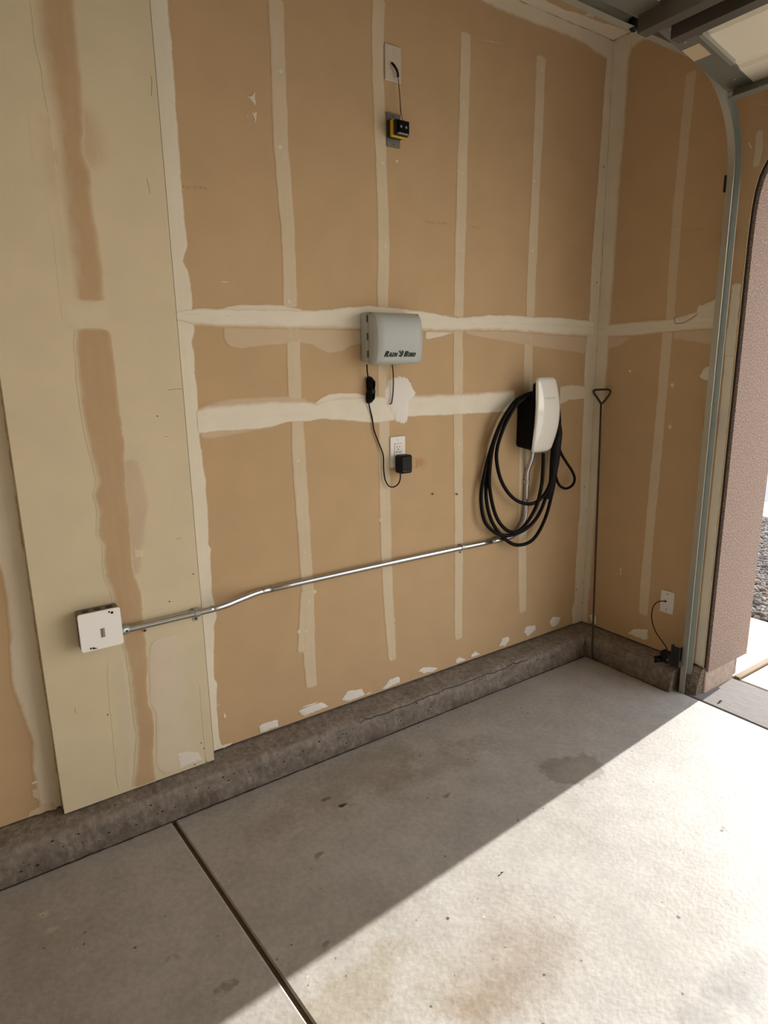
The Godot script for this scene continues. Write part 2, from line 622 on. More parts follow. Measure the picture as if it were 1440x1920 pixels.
func build_walls():
	wall_left = thing("wall_left", "long unpainted tan drywall wall with taped and mudded seams", "wall", Vector3.ZERO, "", "structure")
	section = wall_quad(wall_left, "drywall_sheet", Vector3(-2.32, 0.112, -0.12), Vector3(0.0, H + 0.05, 0.0), TAN)
	recess = wall_quad(wall_left, "drywall_sheet", Vector3(-6.6, 0.108, -0.12), Vector3(-2.32, H + 0.05, 0.0), TAN)
	furred = wall_quad(wall_left, "furred_panel", Vector3(-2.565, 0.108, 0.0), Vector3(-2.075, H, PZ), CREAM)
	tag(furred, "cream furred-out drywall panel standing proud of the wall")
	# stem wall behind the curb
	var st := begin()
	box(st, Vector3(-6.6, -0.1, -0.12), Vector3(0.36, 0.102, 0.0))
	part("stem_wall", done(st), M.curb, wall_left)

	# the concrete curb along the long wall: worn ledge, cracked and pitted
	var curb := thing("baseboard_left", "dirty grey concrete curb running along the foot of the long wall", "curb", Vector3.ZERO, "", "structure")
	curb_run(curb, -6.6, 0.0, false)
	var cf := thing("baseboard_front", "dirty concrete curb under the narrow front wall, broken off at the door track", "curb", Vector3.ZERO, "", "structure")
	curb_run(cf, 0.02, 0.612, true)
	# broken stub behind the track
	st = begin()
	var rings := []
	for i in 7:
		var z := lerpf(0.606, 0.692, i / 6.0)
		var ring := PackedVector3Array()
		for q in [[0.0, -0.02], [0.0, 0.104], [-0.02, 0.106], [-0.045, 0.095], [-0.062, 0.06], [-0.066, 0.03], [-0.072, -0.02]]:
			ring.append(Vector3(q[0] * (1.0 - 0.25 * absf(i - 3.0) / 3.0) + 0.009 * noise.get_noise_2d(z * 90.0, q[1] * 90.0), q[1] + 0.007 * noise.get_noise_2d(z * 70.0 + 40.0, q[1] * 80.0), z + 0.006 * noise.get_noise_2d(q[0] * 200.0, q[1] * 110.0)))
		rings.append(ring)
	loft(st, rings)
	part("broken_concrete", done(st), M.rough, cf)

	# the front wall: narrow drywall, then the deep stucco return of the door opening
	wall_front = thing("wall_front", "narrow tan drywall wall beside the garage door opening, with its deep stucco return", "wall", Vector3.ZERO, "", "structure")
	front_section = wall_quad(wall_front, "drywall_sheet", Vector3(0.0, 0.112, -0.12), Vector3(0.10, H + 0.05, 0.662), TAN)
	st = begin()
	box(st, Vector3(0.0, -0.1, -0.12), Vector3(0.3, 0.104, 0.684))
	part("stem_wall", done(st), M.curb, wall_front)
	# header with clipped, rounded corners: the outline of the wall above and beside the opening
	var arch := PackedVector2Array()
	for q in [[0.684, 0.108], [0.684, 1.95], [0.687, 2.05], [0.692, 2.11], [0.703, 2.165], [0.718, 2.20], [0.742, 2.245], [0.775, 2.29], [0.82, 2.33], [0.88, 2.36], [0.96, 2.375], [4.9, 2.375], [5.05, 2.36], [5.12, 2.32], [5.17, 2.25], [5.20, 2.15], [5.20, 0.108]]:
		arch.append(Vector2(q[0], q[1]))
	wall_outline(wall_front, "header_sheet", arch, 0.0, 0.012, 0.662, TAN, M.drywall)
	var arch2 := PackedVector2Array()
	for p in arch:
		arch2.append(Vector2(p.x + (0.016 if p.x < 3.0 else -0.016), p.y - (0.014 if p.y > 2.0 else 0.0) - (0.022 if p.y < 0.2 else 0.0)))
	wall_outline(wall_front, "stucco_return", arch2, 0.014, 0.356, 0.40, Color.WHITE, M.stucco)
	# dark weather gap between drywall and stucco, and the side jamb strip
	var arch3 := PackedVector2Array()
	for p in arch:
		arch3.append(Vector2(p.x + (0.0035 if p.x < 3.0 else -0.0035), p.y - (0.003 if p.y > 2.0 else 0.0)))
	wall_outline(wall_front, "weather_gap", arch3, 0.004, 0.02, 0.60, Color.WHITE, M.dark_gap)
	# smooth foundation below the stucco
	st = begin()
	box(st, Vector3(0.0, -0.12, 0.42), Vector3(0.252, 0.092, 0.698), 0.004)
	part("foundation", done(st), M.stem, wall_front)
	st = begin()
	box(st, Vector3(0.0, -0.12, 5.2), Vector3(0.252, 0.092, 5.6), 0.004)
	part("foundation", done(st), M.stem, wall_front)
	# the far side of the opening
	wall_quad(wall_front, "drywall_sheet", Vector3(0.0, 0.0, 5.2), Vector3(0.10, H + 0.05, 5.92), TAN)
	st = begin()
	box(st, Vector3(0.1, 0.09, -2.5), Vector3(0.356, 3.4, 0.42))
	box(st, Vector3(0.1, 0.09, 5.5), Vector3(0.356, 3.4, 8.0))
	box(st, Vector3(0.1, 2.6, 0.42), Vector3(0.356, 3.4, 5.5))
	part("stucco_wall", done(st), M.stucco, wall_front)

	var wr := thing("wall_right", "far side drywall wall of the garage", "wall", Vector3.ZERO, "", "structure")
	wall_quad(wr, "drywall_sheet", Vector3(-6.6, 0.0, 5.8), Vector3(0.1, H + 0.05, 5.92), CREAM)
	var wb := thing("wall_back", "rear drywall wall of the garage", "wall", Vector3.ZERO, "", "structure")
	wall_quad(wb, "drywall_sheet", Vector3(-6.7, 0.0, -0.12), Vector3(-6.58, H + 0.05, 5.92), Color(0.82, 0.80, 0.75))

# a wall with a hole: strips between the outline and the wall's outer limits
func wall_outline(parent: Node3D, called: String, arch: PackedVector2Array, x0: float, x1: float, zmin: float, col: Color, m: Material):
	var st := begin()
	st.set_color(col)
	var top := H if m == M.drywall else 2.7
	var zmax := 5.92 if m == M.drywall else 5.6
	for i in arch.size() - 1:
		var a := arch[i]
		var b := arch[i + 1]
		var oa := Vector2(zmin, a.y)
		var ob := Vector2(zmin, b.y)
		if a.y > 1.9 and b.y > 1.9:
			oa = Vector2(a.x, top)
			ob = Vector2(b.x, top)
		elif a.x > 3.0:
			oa.x = zmax
			ob.x = zmax
		# both faces, and the reveal
		for x in [x0, x1]:
			oquad(st, Vector3(x, a.y, a.x), Vector3(x, b.y, b.x), Vector3(x, ob.y, ob.x), Vector3(x, oa.y, oa.x), Vector3((x0 + x1) / 2.0, a.y, a.x))
		oquad(st, Vector3(x0, a.y, a.x), Vector3(x0, b.y, b.x), Vector3(x1, b.y, b.x), Vector3(x1, a.y, a.x), Vector3(x0, oa.y, oa.x) + Vector3(0, (oa.y - a.y), 0))
	# the piece above the first vertical stretch
	for side in [[zmin, arch[1].x], [arch[-2].x, zmax]]:
		for x in [x0, x1]:
			oquad(st, Vector3(x, 1.95, side[0]), Vector3(x, 1.95, side[1]), Vector3(x, top, side[1]), Vector3(x, top, side[0]), Vector3((x0 + x1) / 2.0, 2.2, side[0]))
	# bottom caps
	oquad(st, Vector3(x0, arch[0].y, zmin), Vector3(x1, arch[0].y, zmin), Vector3(x1, arch[0].y, arch[0].x), Vector3(x0, arch[0].y, arch[0].x), Vector3(x0, 1.0, zmin))
	part(called, done(st), m, parent)

# worn concrete ledge with a sloped face; along z under the front wall when turned
func curb_run(parent: Node3D, from: float, to: float, turned: bool):
	var prof := [[0.0, 0.1035], [0.03, 0.103], [0.07, 0.1015], [0.105, 0.099], [0.118, 0.094], [0.126, 0.083], [0.131, 0.062], [0.136, 0.035], [0.141, 0.01], [0.146, -0.03]]
	var st := begin(true)
	var n := int((to - from) / 0.012)
	var rows := []
	var tints := []
	for i in n + 1:
		var t := lerpf(from, to, float(i) / n)
		var row := PackedVector3Array()
		var tint := PackedColorArray()
		for k in prof.size():
			var q = prof[k]
			var amp := 0.0 if k == 0 else (0.0018 if k < 3 else (0.006 if k < 7 else 0.0035))
			var d: float = q[0] + amp * (noise.get_noise_2d(t * 7.0, k * 0.8) + 0.7 * noise.get_noise_2d(t * 34.0, k * 2.1) + 0.4 * noise.get_noise_2d(t * 95.0, k * 5.0))
			var y: float = q[1] + amp * 0.7 * (noise.get_noise_2d(t * 9.0 + 50.0, k * 0.9) + 0.7 * noise.get_noise_2d(t * 41.0 + 50.0, k * 2.3))
			if k > 0 and k < 5:
				y = minf(y, 0.1035)
			row.append(Vector3(-d, y, t) if turned else Vector3(t, y, d))
			var dirt := clampf(0.74 - y * 6.0 + 0.45 * noise.get_noise_2d(t * 5.0, k * 0.5 + 8.0) + 0.35 * noise.get_noise_2d(t * 26.0, k * 1.3), 0.0, 0.85)
			if k < 5:
				dirt = clampf(0.15 + 0.5 * noise.get_noise_2d(t * 6.0, k * 0.4 + 30.0) + 0.35 * noise.get_noise_2d(t * 30.0, k * 0.9), 0.0, 0.7)
			tint.append(Color(1, 1, 1).lerp(Color(0.34, 0.31, 0.28), dirt))
		rows.append(row)
		tints.append(tint)
	for i in n:
		for k in prof.size() - 1:
			var q := [[i, k], [i, k + 1], [i + 1, k + 1], [i + 1, k]]
			for tr in ([[0, 1, 2], [0, 2, 3]] if turned else [[0, 2, 1], [0, 3, 2]]):
				for w in tr:
					st.set_color(tints[q[w][0]][q[w][1]])
					st.add_vertex(rows[q[w][0]][q[w][1]])
	st.set_smooth_group(-1)
	st.set_color(Color(0.6, 0.58, 0.55))
	for e in [0, n]:
		for k in prof.size() - 1:
			var foot: Vector3 = rows[e][0] + Vector3.DOWN * 0.13
			otri(st, rows[e][k], rows[e][k + 1], foot, rows[n / 2][0])
	part("concrete_ledge", done(st), M.curb, parent)
	# pits scattered on the worn concrete, and dirt gathered where it meets the floor
	st = begin()
	for i in (95 if not turned else 18):
		var t := rng.randf_range(maxf(from, -2.9), to - 0.1)
		var y := rng.randf_range(0.03, 0.098)
		var d := 0.143 - 0.2 * y if y < 0.085 else rng.randf_range(0.05, 0.115)
		if y >= 0.085:
			y = 0.0995
		var c := Vector3(-d, y, t) if turned else Vector3(t, y, d)
		var r := rng.randf_range(0.0015, 0.0045)
		var ring := []
		for k in 7:
			var w := TAU * k / 7.0
			var q := Vector3(cos(w) * r * rng.randf_range(0.7, 1.6), sin(w) * r * 0.6, 0.002)
			if turned:
				q = Vector3(-0.002, q.y, q.x)
			ring.append(c + (q if y < 0.09 else Vector3(q.x if not turned else 0.0, 0.001, q.y if not turned else q.z)))
		for k in 7:
			otri(st, c + (Vector3(-0.003, 0.001, 0) if turned else Vector3(0, 0.001, 0.003)), ring[k], ring[(k + 1) % 7], c - (Vector3(-0.1, 0.1, 0) if turned else Vector3(0, 0.1, 0.1)))
	part("pits", done(st), M.dark_gap, parent).set_meta("kind", "stuff")
	st = begin()
	for i in int((to - from) / 0.02):
		var t := from + i * 0.02
		var w0 := 0.1445 + 0.003 * noise.get_noise_1d(t * 30.0) + 0.004
		var w1 := 0.1445 + 0.003 * noise.get_noise_1d((t + 0.02) * 30.0) + 0.004
		if turned:
			quad(st, Vector3(-0.13, 0.0012, t), Vector3(-0.13, 0.0012, t + 0.02), Vector3(-w1, 0.0012, t + 0.02), Vector3(-w0, 0.0012, t))
		else:
			quad(st, Vector3(t, 0.0012, 0.13), Vector3(t, 0.0012, w0), Vector3(t + 0.02, 0.0012, w1), Vector3(t + 0.02, 0.0012, 0.13))
	part("foot_dirt", done(st), M.dirt_dark, parent)
	if not turned:
		st = begin()
		var pts := PackedVector3Array()
		for i in 40:
			var x := lerpf(-1.5, -0.55, i / 39.0)
			var y := 0.094 - 0.014 * absf(noise.get_noise_1d(x * 6.0)) - 0.01 * noise.get_noise_1d(x * 22.0)
			pts.append(Vector3(x, y, 0.1225 + (0.094 - y) * 0.42 + 0.002))
		tube(st, pts, 0.0013, 4)
		part("crack", done(st), M.dark_gap, parent)

func build_ceiling():
	ceiling = thing("ceiling", "unpainted tan drywall ceiling with a mudded edge", "ceiling", Vector3.ZERO, "", "structure")
	ceiling_sheet = wall_quad(ceiling, "drywall_sheet", Vector3(-6.7, H, -0.12), Vector3(0.1, H + 0.12, 5.92), TAN)

# ------------------------------------------------------------------ floor
func build_floor():
	var W := 2048
	var D := 1400
	var x0 := -3.6
	var sx := 4.096
	var sz := 2.8
	var imgs := []
	for q in [[0.0030, 4, 71], [0.014, 4, 72], [0.075, 3, 73], [0.006, 5, 74]]:
		var n := FastNoiseLite.new()
		n.seed = q[2]
		n.frequency = q[0]
		n.fractal_octaves = q[1]
		n.noise_type = FastNoiseLite.TYPE_SIMPLEX_SMOOTH
		imgs.append(n.get_image(W, D, false, false, false).get_data())
	# stains: centre, radii, strength, colour shift
	var stains := [
		[-2.117, 1.009, 0.250, 0.120, .35, Color(.86, .80, .66), 1.0, .2],
		[-0.953, 0.736, 0.160, 0.085, .5, Color(.72, .70, .68), .7, .75],
		[-0.966, 0.747, 0.130, 0.065, .35, Color(1.25, 1.2, 1.15), .7, .3],
		[-1.756, 0.406, 0.016, 0.009, .9, Color(.25, .22, .2), 1.2, .5],
		[-1.794, 0.345, 0.018, 0.012, .6, Color(.5, .46, .42), 1.4, .4],
		[-1.934, 0.561, 0.020, 0.012, .5, Color(.55, .52, .48), 1.4, .4],
		[-1.427, 0.572, 0.018, 0.012, .5, Color(.5, .46, .43), 1.4, .4],
		[-1.215, -0.221, 0.100, 0.020, .3, Color(.7, .68, .65), 1.2, .2],
		[-1.652, 0.300, 0.450, 0.160, .35, Color(.80, .77, .73), 1.2, .1],
		[-1.358, 0.433, 0.350, 0.120, .35, Color(.80, .77, .73), 1.2, .1],
		[-2.403, 0.652, 0.030, 0.022, .5, Color(.6, .57, .55), 1.4, .3],
		[-2.321, 0.816, 0.030, 0.020, .5, Color(.62, .6, .57), 1.4, .3],
		[-2.071, 0.848, 0.020, 0.016, .5, Color(.62, .6, .57), 1.4, .3],
		[-2.671, 0.310, 0.020, 0.014, .6, Color(1.35, 1.3, 1.22), 1.5, .3],
		[-2.657, 0.379, 0.030, 0.012, .5, Color(1.3, 1.25, 1.2), 1.5, .3],
		[-1.308, 1.546, 0.120, 0.080, .35, Color(.72, .72, .74), 1.3, .2],
		[-1.430, 1.523, 0.100, 0.060, .3, Color(.72, .72, .74), 1.3, .2],
		[-0.823, 1.222, 0.008, 0.006, .8, Color(.4, .4, .39), 1.8, .1],
		[-0.807, 1.230, 0.006, 0.004, .8, Color(.4, .4, .39), 1.8, .1],
		[-0.804, 1.220, 0.012, 0.008, .4, Color(.6, .6, .58), 1.8, .1],
		[-1.670, 1.237, 0.007, 0.005, .8, Color(.3, .28, .26), .8, .5],
		[-1.069, 1.272, 0.200, 0.100, .12, Color(.85, .84, .84), 1.2, .1],
		[-1.179, 0.977, 0.300, 0.140, .10, Color(.85, .82, .8), 1.2, .1],
		[-1.677, 1.155, 0.270, 0.210, .62, Color(.80, .72, .64), .5, .0],
		[-1.872, 1.189, 0.160, 0.100, .55, Color(.74, .63, .5), .6, .0],
		[-1.926, 1.094, 0.160, 0.120, .3, Color(.82, .77, .62), .6, .0],
	]
	var a0: PackedByteArray = imgs[0]
	var a1: PackedByteArray = imgs[1]
	var a2: PackedByteArray = imgs[2]
	var a3: PackedByteArray = imgs[3]
	var r := PackedFloat32Array()
	var g := PackedFloat32Array()
	var b := PackedFloat32Array()
	var N := W * D
	r.resize(N)
	g.resize(N)
	b.resize(N)
	for i in N:
		var lo := (a0[i] - 128) * 0.0022
		var mi := (a1[i] - 128) * 0.00042
		var fi := (a2[i] - 128) * 0.00045
		var v := 1.0 + lo * 0.22 + mi + fi
		r[i] = v
		g[i] = v * (1.0 + lo * 0.03)
		b[i] = v * (1.0 + lo * 0.08)
	for s in stains:
		var cx := int((s[0] - x0) / sx * W)
		var cz := int(s[1] / sz * D)
		var rx := int(s[2] / sx * W)
		var rz := int(s[3] / sz * D)
		for z in range(max(0, cz - int(rz * 1.5)), min(D, cz + int(rz * 1.5) + 1)):
			for x in range(max(0, cx - int(rx * 1.5)), min(W, cx + int(rx * 1.5) + 1)):
				var i := z * W + x
				var q := Vector2(float(x - cx) / rx, float(z - cz) / rz).length()
				q += (a2[i] - 128) * 0.0042 * s[6] * (1.0 if rx < 30 else 0.25) + (a1[i] - 128) * 0.0035 * s[6] + (a3[i] - 128) * 0.0045 * s[6]
				var k: float = 1.0 - smoothstep(s[7], 1.0, q)
				if k > 0.0:
					k *= s[4]
					r[i] *= 1.0 - k * (1.0 - s[5].r)
					g[i] *= 1.0 - k * (1.0 - s[5].g)
					b[i] *= 1.0 - k * (1.0 - s[5].b)
	# specks of grit and drips
	for k in 420:
		var cx := rng.randi_range(300, W - 20)
		var cz := rng.randi_range(60, D - 20)
		var rr := rng.randf_range(0.5, 1.5) if k % 11 else 2.0
		var dark := rng.randf_range(0.45, 0.85) if k % 7 else 1.25
		for z in range(cz - 3, cz + 4):
			for x in range(cx - 3, cx + 4):
				if Vector2(x - cx, z - cz).length() * (1.0 + (a2[z * W + x] - 128) * 0.006) < rr:
					var i := z * W + x
					r[i] *= dark
					g[i] *= dark
					b[i] *= dark
	var data := PackedByteArray()
	data.resize(N * 3)
	for i in N:
		data[i * 3] = clampi(int(161.5 * r[i]), 0, 255)
		data[i * 3 + 1] = clampi(int(158.0 * g[i]), 0, 255)
		data[i * 3 + 2] = clampi(int(153.0 * b[i]), 0, 255)
	var m := mat(Color.WHITE, 0.62)
	m.albedo_texture = ImageTexture.create_from_image(Image.create_from_data(W, D, false, Image.FORMAT_RGB8, data))
	m.normal_enabled = true
	m.normal_texture = noise_tex(0.10, Color.BLACK, Color.WHITE, 77, 3, 2048, 2.0)
	m.normal_scale = 0.13
	m.roughness = 0.58
	M.floor = m
	var fl := thing("floor", "grey concrete garage floor slab, half in sun, with stains and a straight joint", "floor", Vector3.ZERO, "", "structure")
	# two pours with a joint between them
	var ja := Vector2(-2.262, 0.10)
	var jb := Vector2(-2.262 + 0.0686 * 5.7, 5.8)
	slab(fl, [Vector2(-6.6, 0.1), ja + Vector2(-0.0065, 0), jb + Vector2(-0.0065, 0), Vector2(-6.6, 5.8)], x0, sx, sz)
	slab(fl, [ja + Vector2(0.0065, 0), Vector2(-0.10, 0.1), Vector2(-0.10, 5.8), jb + Vector2(0.0065, 0)], x0, sx, sz)
	var st := begin()
	oquad(st, Vector3(ja.x - 0.03, -0.009, ja.y), Vector3(ja.x + 0.03, -0.009, ja.y), Vector3(jb.x + 0.03, -0.009, jb.y), Vector3(jb.x - 0.03, -0.009, jb.y), Vector3(-2.2, -1, 2))
	part("joint_dirt", done(st), M.dirt, fl, "dark dirt in the floor joint")
	st = begin()
	box(st, Vector3(-6.7, -0.25, -0.12), Vector3(0.36, -0.10, 5.92))
	part("sub_base", done(st), M.rough, fl)

func slab(parent: Node3D, c: Array, x0: float, sx: float, sz: float):
	var st := begin()
	var e := 0.004
	var mid := Vector2.ZERO
	for p in c:
		mid += p / 4.0
	var top := []
	var rim := []
	for p in c:
		var ins := Vector2(signf(mid.x - p.x), signf(mid.y - p.y)) * e
		top.append(Vector3(p.x + ins.x, 0.0, p.y + ins.y))
		rim.append(Vector3(p.x, -e, p.y))
	var mc := Vector3(mid.x, -0.5, mid.y)
	var faces := [[top[0], top[1], top[2], top[3]]]
	for i in 4:
		var j := (i + 1) % 4
		faces.append([top[i], top[j], rim[j], rim[i]])
		faces.append([rim[i], rim[j], rim[j] + Vector3.DOWN * 0.1, rim[i] + Vector3.DOWN * 0.1])
	for f in faces:
		for t in [[0, 1, 2], [0, 2, 3]]:
			var q := [f[t[0]], f[t[1]], f[t[2]]]
			if (q[1] - q[0]).cross(q[2] - q[0]).dot((q[0] + q[1] + q[2]) / 3.0 - mc) > 0.0:
				q = [q[0], q[2], q[1]]
			for v in q:
				st.set_uv(Vector2((v.x - x0) / sx, v.z / sz))
				st.add_vertex(v)
	st.generate_normals()
	st.generate_tangents()
	part("concrete_slab", st, M.floor, parent)

# ------------------------------------------------------------------ outside
func build_outside():
	var dr := thing("driveway", "broom-finished concrete driveway apron outside the garage opening", "driveway", Vector3.ZERO, "", "structure")
	var st := begin()
	box(st, Vector3(-0.070, -0.14, 0.45), Vector3(0.250, -0.012, 5.7), 0.004)
	part("apron_slab", done(st), M.broom, dr)
	st = begin()
	box(st, Vector3(0.258, -0.14, 0.727), Vector3(3.7, -0.012, 8.0), 0.005)
	part("driveway_slab", done(st), M.walk, dr)
	st = begin()
	box(st, Vector3(-0.10, -0.14, 0.45), Vector3(-0.070, -0.016, 5.7))
	part("joint_dirt", done(st), M.dark_gap, dr)
	var wk := thing("sidewalk", "bright sunlit concrete walk beside the driveway", "walkway", Vector3.ZERO, "", "structure")
	st = begin()
	box(st, Vector3(0.262, -0.14, -6.0), Vector3(1.074, -0.008, 0.695), 0.004)
	part("walk_slab", done(st), M.walk, wk)
	st = begin()
	box(st, Vector3(0.262, -0.14, 0.697), Vector3(3.7, -0.004, 0.724), 0.003)
	part("joint_strip", done(st), M.joint_strip, wk)
	var yd := thing("gravel_bed", "bed of mixed grey and reddish landscaping stones beyond the sunlit walk", "gravel", Vector3.ZERO, "", "stuff")
	st = begin()
	box(st, Vector3(1.076, -0.2, -8.0), Vector3(3.68, -0.035, 0.695))
	part("gravel_soil", done(st), M.dirt, yd)
	# stones: a few shapes, many places
	var stone_m := mat(Color.WHITE, 0.9)
	stone_m.vertex_color_use_as_albedo = true
	for kind in 3:
		var mm := MultiMesh.new()
		mm.transform_format = MultiMesh.TRANSFORM_3D
		mm.use_colors = true
		mm.mesh = stone_mesh(kind)
		mm.instance_count = 5200
		for i in mm.instance_count:
			var x := rng.randf_range(1.10, 3.66)
			var z := rng.randf_range(-1.5, 0.66)
			var s := rng.randf_range(0.012, 0.028)
			var bs := Basis(Vector3(rng.randf_range(-1, 1), rng.randf_range(-1, 1), rng.randf_range(-1, 1)).normalized(), rng.randf() * TAU).scaled(Vector3(s, s * 0.75, s))
			mm.set_instance_transform(i, Transform3D(bs, Vector3(x, -0.03 + rng.randf() * 0.022, z)))
			var base: Color = [Color(0.42, 0.37, 0.33), Color(0.33, 0.29, 0.27), Color(0.46, 0.33, 0.26), Color(0.55, 0.51, 0.47), Color(0.24, 0.22, 0.22)][rng.randi() % 5]
			mm.set_instance_color(i, base * rng.randf_range(0.16, 0.40))
		var mi := MultiMeshInstance3D.new()
		mi.name = "landscape_stones" if kind == 0 else "landscape_stones_%03d" % kind
		mi.multimesh = mm
		mi.material_override = stone_m
		mi.set_meta("kind", "stuff")
		yd.add_child(mi, true)
	var cb := thing("street_curb", "pale concrete street curb past the gravel bed", "curb", Vector3.ZERO, "", "structure")
	st = begin()
	box(st, Vector3(3.7, -0.2, -14.0), Vector3(4.35, 0.01, 12.0), 0.01)
	part("curb_top", done(st), M.walk, cb)
	var rd := thing("street", "blue-grey asphalt street in the distance", "street", Vector3.ZERO, "", "structure")
	st = begin()
	box(st, Vector3(4.62, -0.3, -30.0), Vector3(14.0, -0.06, 30.0))
	part("asphalt", done(st), M.asphalt, rd)
	st = begin()
	box(st, Vector3(4.35, -0.3, -30.0), Vector3(4.62, -0.05, 30.0))
	part("gutter", done(st), M.joint_strip, rd)
	var gd := thing("ground", "pale dry ground beyond the street and around the house", "ground", Vector3.ZERO, "", "structure")
	st = begin()
	box(st, Vector3(14.0, -0.3, -60.0), Vector3(90.0, -0.04, 60.0))
	box(st, Vector3(0.30, -0.3, 8.0), Vector3(4.35, -0.05, 40.0))
	box(st, Vector3(0.30, -0.35, -40.0), Vector3(4.35, -0.12, -2.4))
	box(st, Vector3(0.30, -0.4, -2.5), Vector3(4.36, -0.16, 8.1))
	part("dirt", done(st), M.walk, gd)

func stone_mesh(kind: int) -> ArrayMesh:
	var s := SphereMesh.new()
	s.radial_segments = 9
	s.rings = 5
	s.radius = 1.0
	s.height = 2.0
	var arr := s.get_mesh_arrays()
	var v: PackedVector3Array = arr[Mesh.ARRAY_VERTEX]
	for i in v.size():
		v[i] *= 1.0 + 0.45 * noise.get_noise_3d(v[i].x * 1.3 + kind * 20.0, v[i].y * 1.3, v[i].z * 1.3)
		v[i].x *= 0.8 + 0.15 * kind
	var st := begin()
	for i in arr[Mesh.ARRAY_INDEX]:
		st.set_color(Color.WHITE)
		st.add_vertex(v[i])
	st.generate_normals()
	return st.commit()

# ------------------------------------------------------------------ joint compound on the walls
func build_mud():
	var lobe := TAN.lerp(SEAM, 0.30)
	var thin := TAN.lerp(MUD, 0.75)
	# stud strips over screw lines, left to right, each in three runs between the two seams
	var strip := "compound_strip"
	band(section, strip, "main", PackedVector2Array([Vector2(-1.690, 2.599), Vector2(-1.692, 2.501), Vector2(-1.695, 2.350), Vector2(-1.698, 2.195), Vector2(-1.693, 2.062), Vector2(-1.687, 1.954), Vector2(-1.685, 1.870), Vector2(-1.688, 1.757), Vector2(-1.693, 1.678)]), PackedVector2Array([Vector2(-1.634, 2.613), Vector2(-1.638, 2.463), Vector2(-1.639, 2.336), Vector2(-1.641, 2.204), Vector2(-1.635, 2.053), Vector2(-1.631, 1.959), Vector2(-1.633, 1.846), Vector2(-1.634, 1.730), Vector2(-1.635, 1.680)]), 1, MUD, 0.0008)
	band(section, strip, "main", PackedVector2Array([Vector2(-1.685, 1.618), Vector2(-1.686, 1.548), Vector2(-1.687, 1.472), Vector2(-1.691, 1.357)]), PackedVector2Array([Vector2(-1.630, 1.619), Vector2(-1.632, 1.523), Vector2(-1.632, 1.445), Vector2(-1.634, 1.355)]), 1, MUD, 0.0008)
	band(section, strip, "main", PackedVector2Array([Vector2(-1.682, 1.310), Vector2(-1.686, 1.131), Vector2(-1.682, 0.998), Vector2(-1.678, 0.861), Vector2(-1.675, 0.756), Vector2(-1.673, 0.649), Vector2(-1.681, 0.595), Vector2(-1.681, 0.403), Vector2(-1.678, 0.312), Vector2(-1.673, 0.241)]), PackedVector2Array([Vector2(-1.631, 1.307), Vector2(-1.626, 1.057), Vector2(-1.624, 0.955), Vector2(-1.623, 0.851), Vector2(-1.620, 0.711), Vector2(-1.619, 0.587), Vector2(-1.622, 0.484), Vector2(-1.624, 0.378), Vector2(-1.623, 0.291), Vector2(-1.622, 0.235)]), 1, MUD, 0.0008)
	band(section, strip, "main", PackedVector2Array([Vector2(-1.678, 0.650), Vector2(-1.690, 0.545), Vector2(-1.698, 0.475), Vector2(-1.703, 0.407)]), PackedVector2Array([Vector2(-1.617, 0.637), Vector2(-1.629, 0.530), Vector2(-1.644, 0.449), Vector2(-1.659, 0.395)]), 1, MUD, 0.0014)
	band(section, strip, "main", PackedVector2Array([Vector2(-1.300, 2.700), Vector2(-1.305, 2.592), Vector2(-1.305, 2.510), Vector2(-1.305, 2.428), Vector2(-1.301, 2.317), Vector2(-1.298, 2.231), Vector2(-1.296, 2.114), Vector2(-1.293, 1.993), Vector2(-1.295, 1.872), Vector2(-1.300, 1.777), Vector2(-1.302, 1.688)]), PackedVector2Array([Vector2(-1.243, 2.715), Vector2(-1.252, 2.578), Vector2(-1.254, 2.466), Vector2(-1.250, 2.382), Vector2(-1.246, 2.267), Vector2(-1.246, 2.179), Vector2(-1.245, 2.120), Vector2(-1.240, 1.999), Vector2(-1.240, 1.906), Vector2(-1.246, 1.780), Vector2(-1.248, 1.689)]), 1, MUD, 0.0008)
	band(section, strip, "main", PackedVector2Array([Vector2(-1.301, 1.630), Vector2(-1.305, 1.478), Vector2(-1.306, 1.361)]), PackedVector2Array([Vector2(-1.249, 1.631), Vector2(-1.252, 1.477), Vector2(-1.251, 1.358)]), 1, thin, 0.0008)
	band(section, strip, "main", PackedVector2Array([Vector2(-1.306, 1.278), Vector2(-1.308, 1.163), Vector2(-1.308, 1.020), Vector2(-1.308, 0.911), Vector2(-1.307, 0.763), Vector2(-1.303, 0.648), Vector2(-1.298, 0.530), Vector2(-1.292, 0.409), Vector2(-1.281, 0.274), Vector2(-1.275, 0.236)]), PackedVector2Array([Vector2(-1.251, 1.275), Vector2(-1.253, 1.014), Vector2(-1.251, 0.903), Vector2(-1.250, 0.714), Vector2(-1.247, 0.597), Vector2(-1.242, 0.476), Vector2(-1.237, 0.354), Vector2(-1.235, 0.239)]), 1, MUD, 0.0008)
	band(section, strip, "main", PackedVector2Array([Vector2(-0.901, 2.705), Vector2(-0.903, 2.569), Vector2(-0.906, 2.415), Vector2(-0.913, 2.259), Vector2(-0.915, 2.130), Vector2(-0.920, 2.000), Vector2(-0.923, 1.830), Vector2(-0.924, 1.669)]), PackedVector2Array([Vector2(-0.846, 2.707), Vector2(-0.847, 2.581), Vector2(-0.852, 2.425), Vector2(-0.858, 2.267), Vector2(-0.858, 2.105), Vector2(-0.863, 1.971), Vector2(-0.868, 1.834), Vector2(-0.870, 1.670)]), 1, MUD, 0.0008)
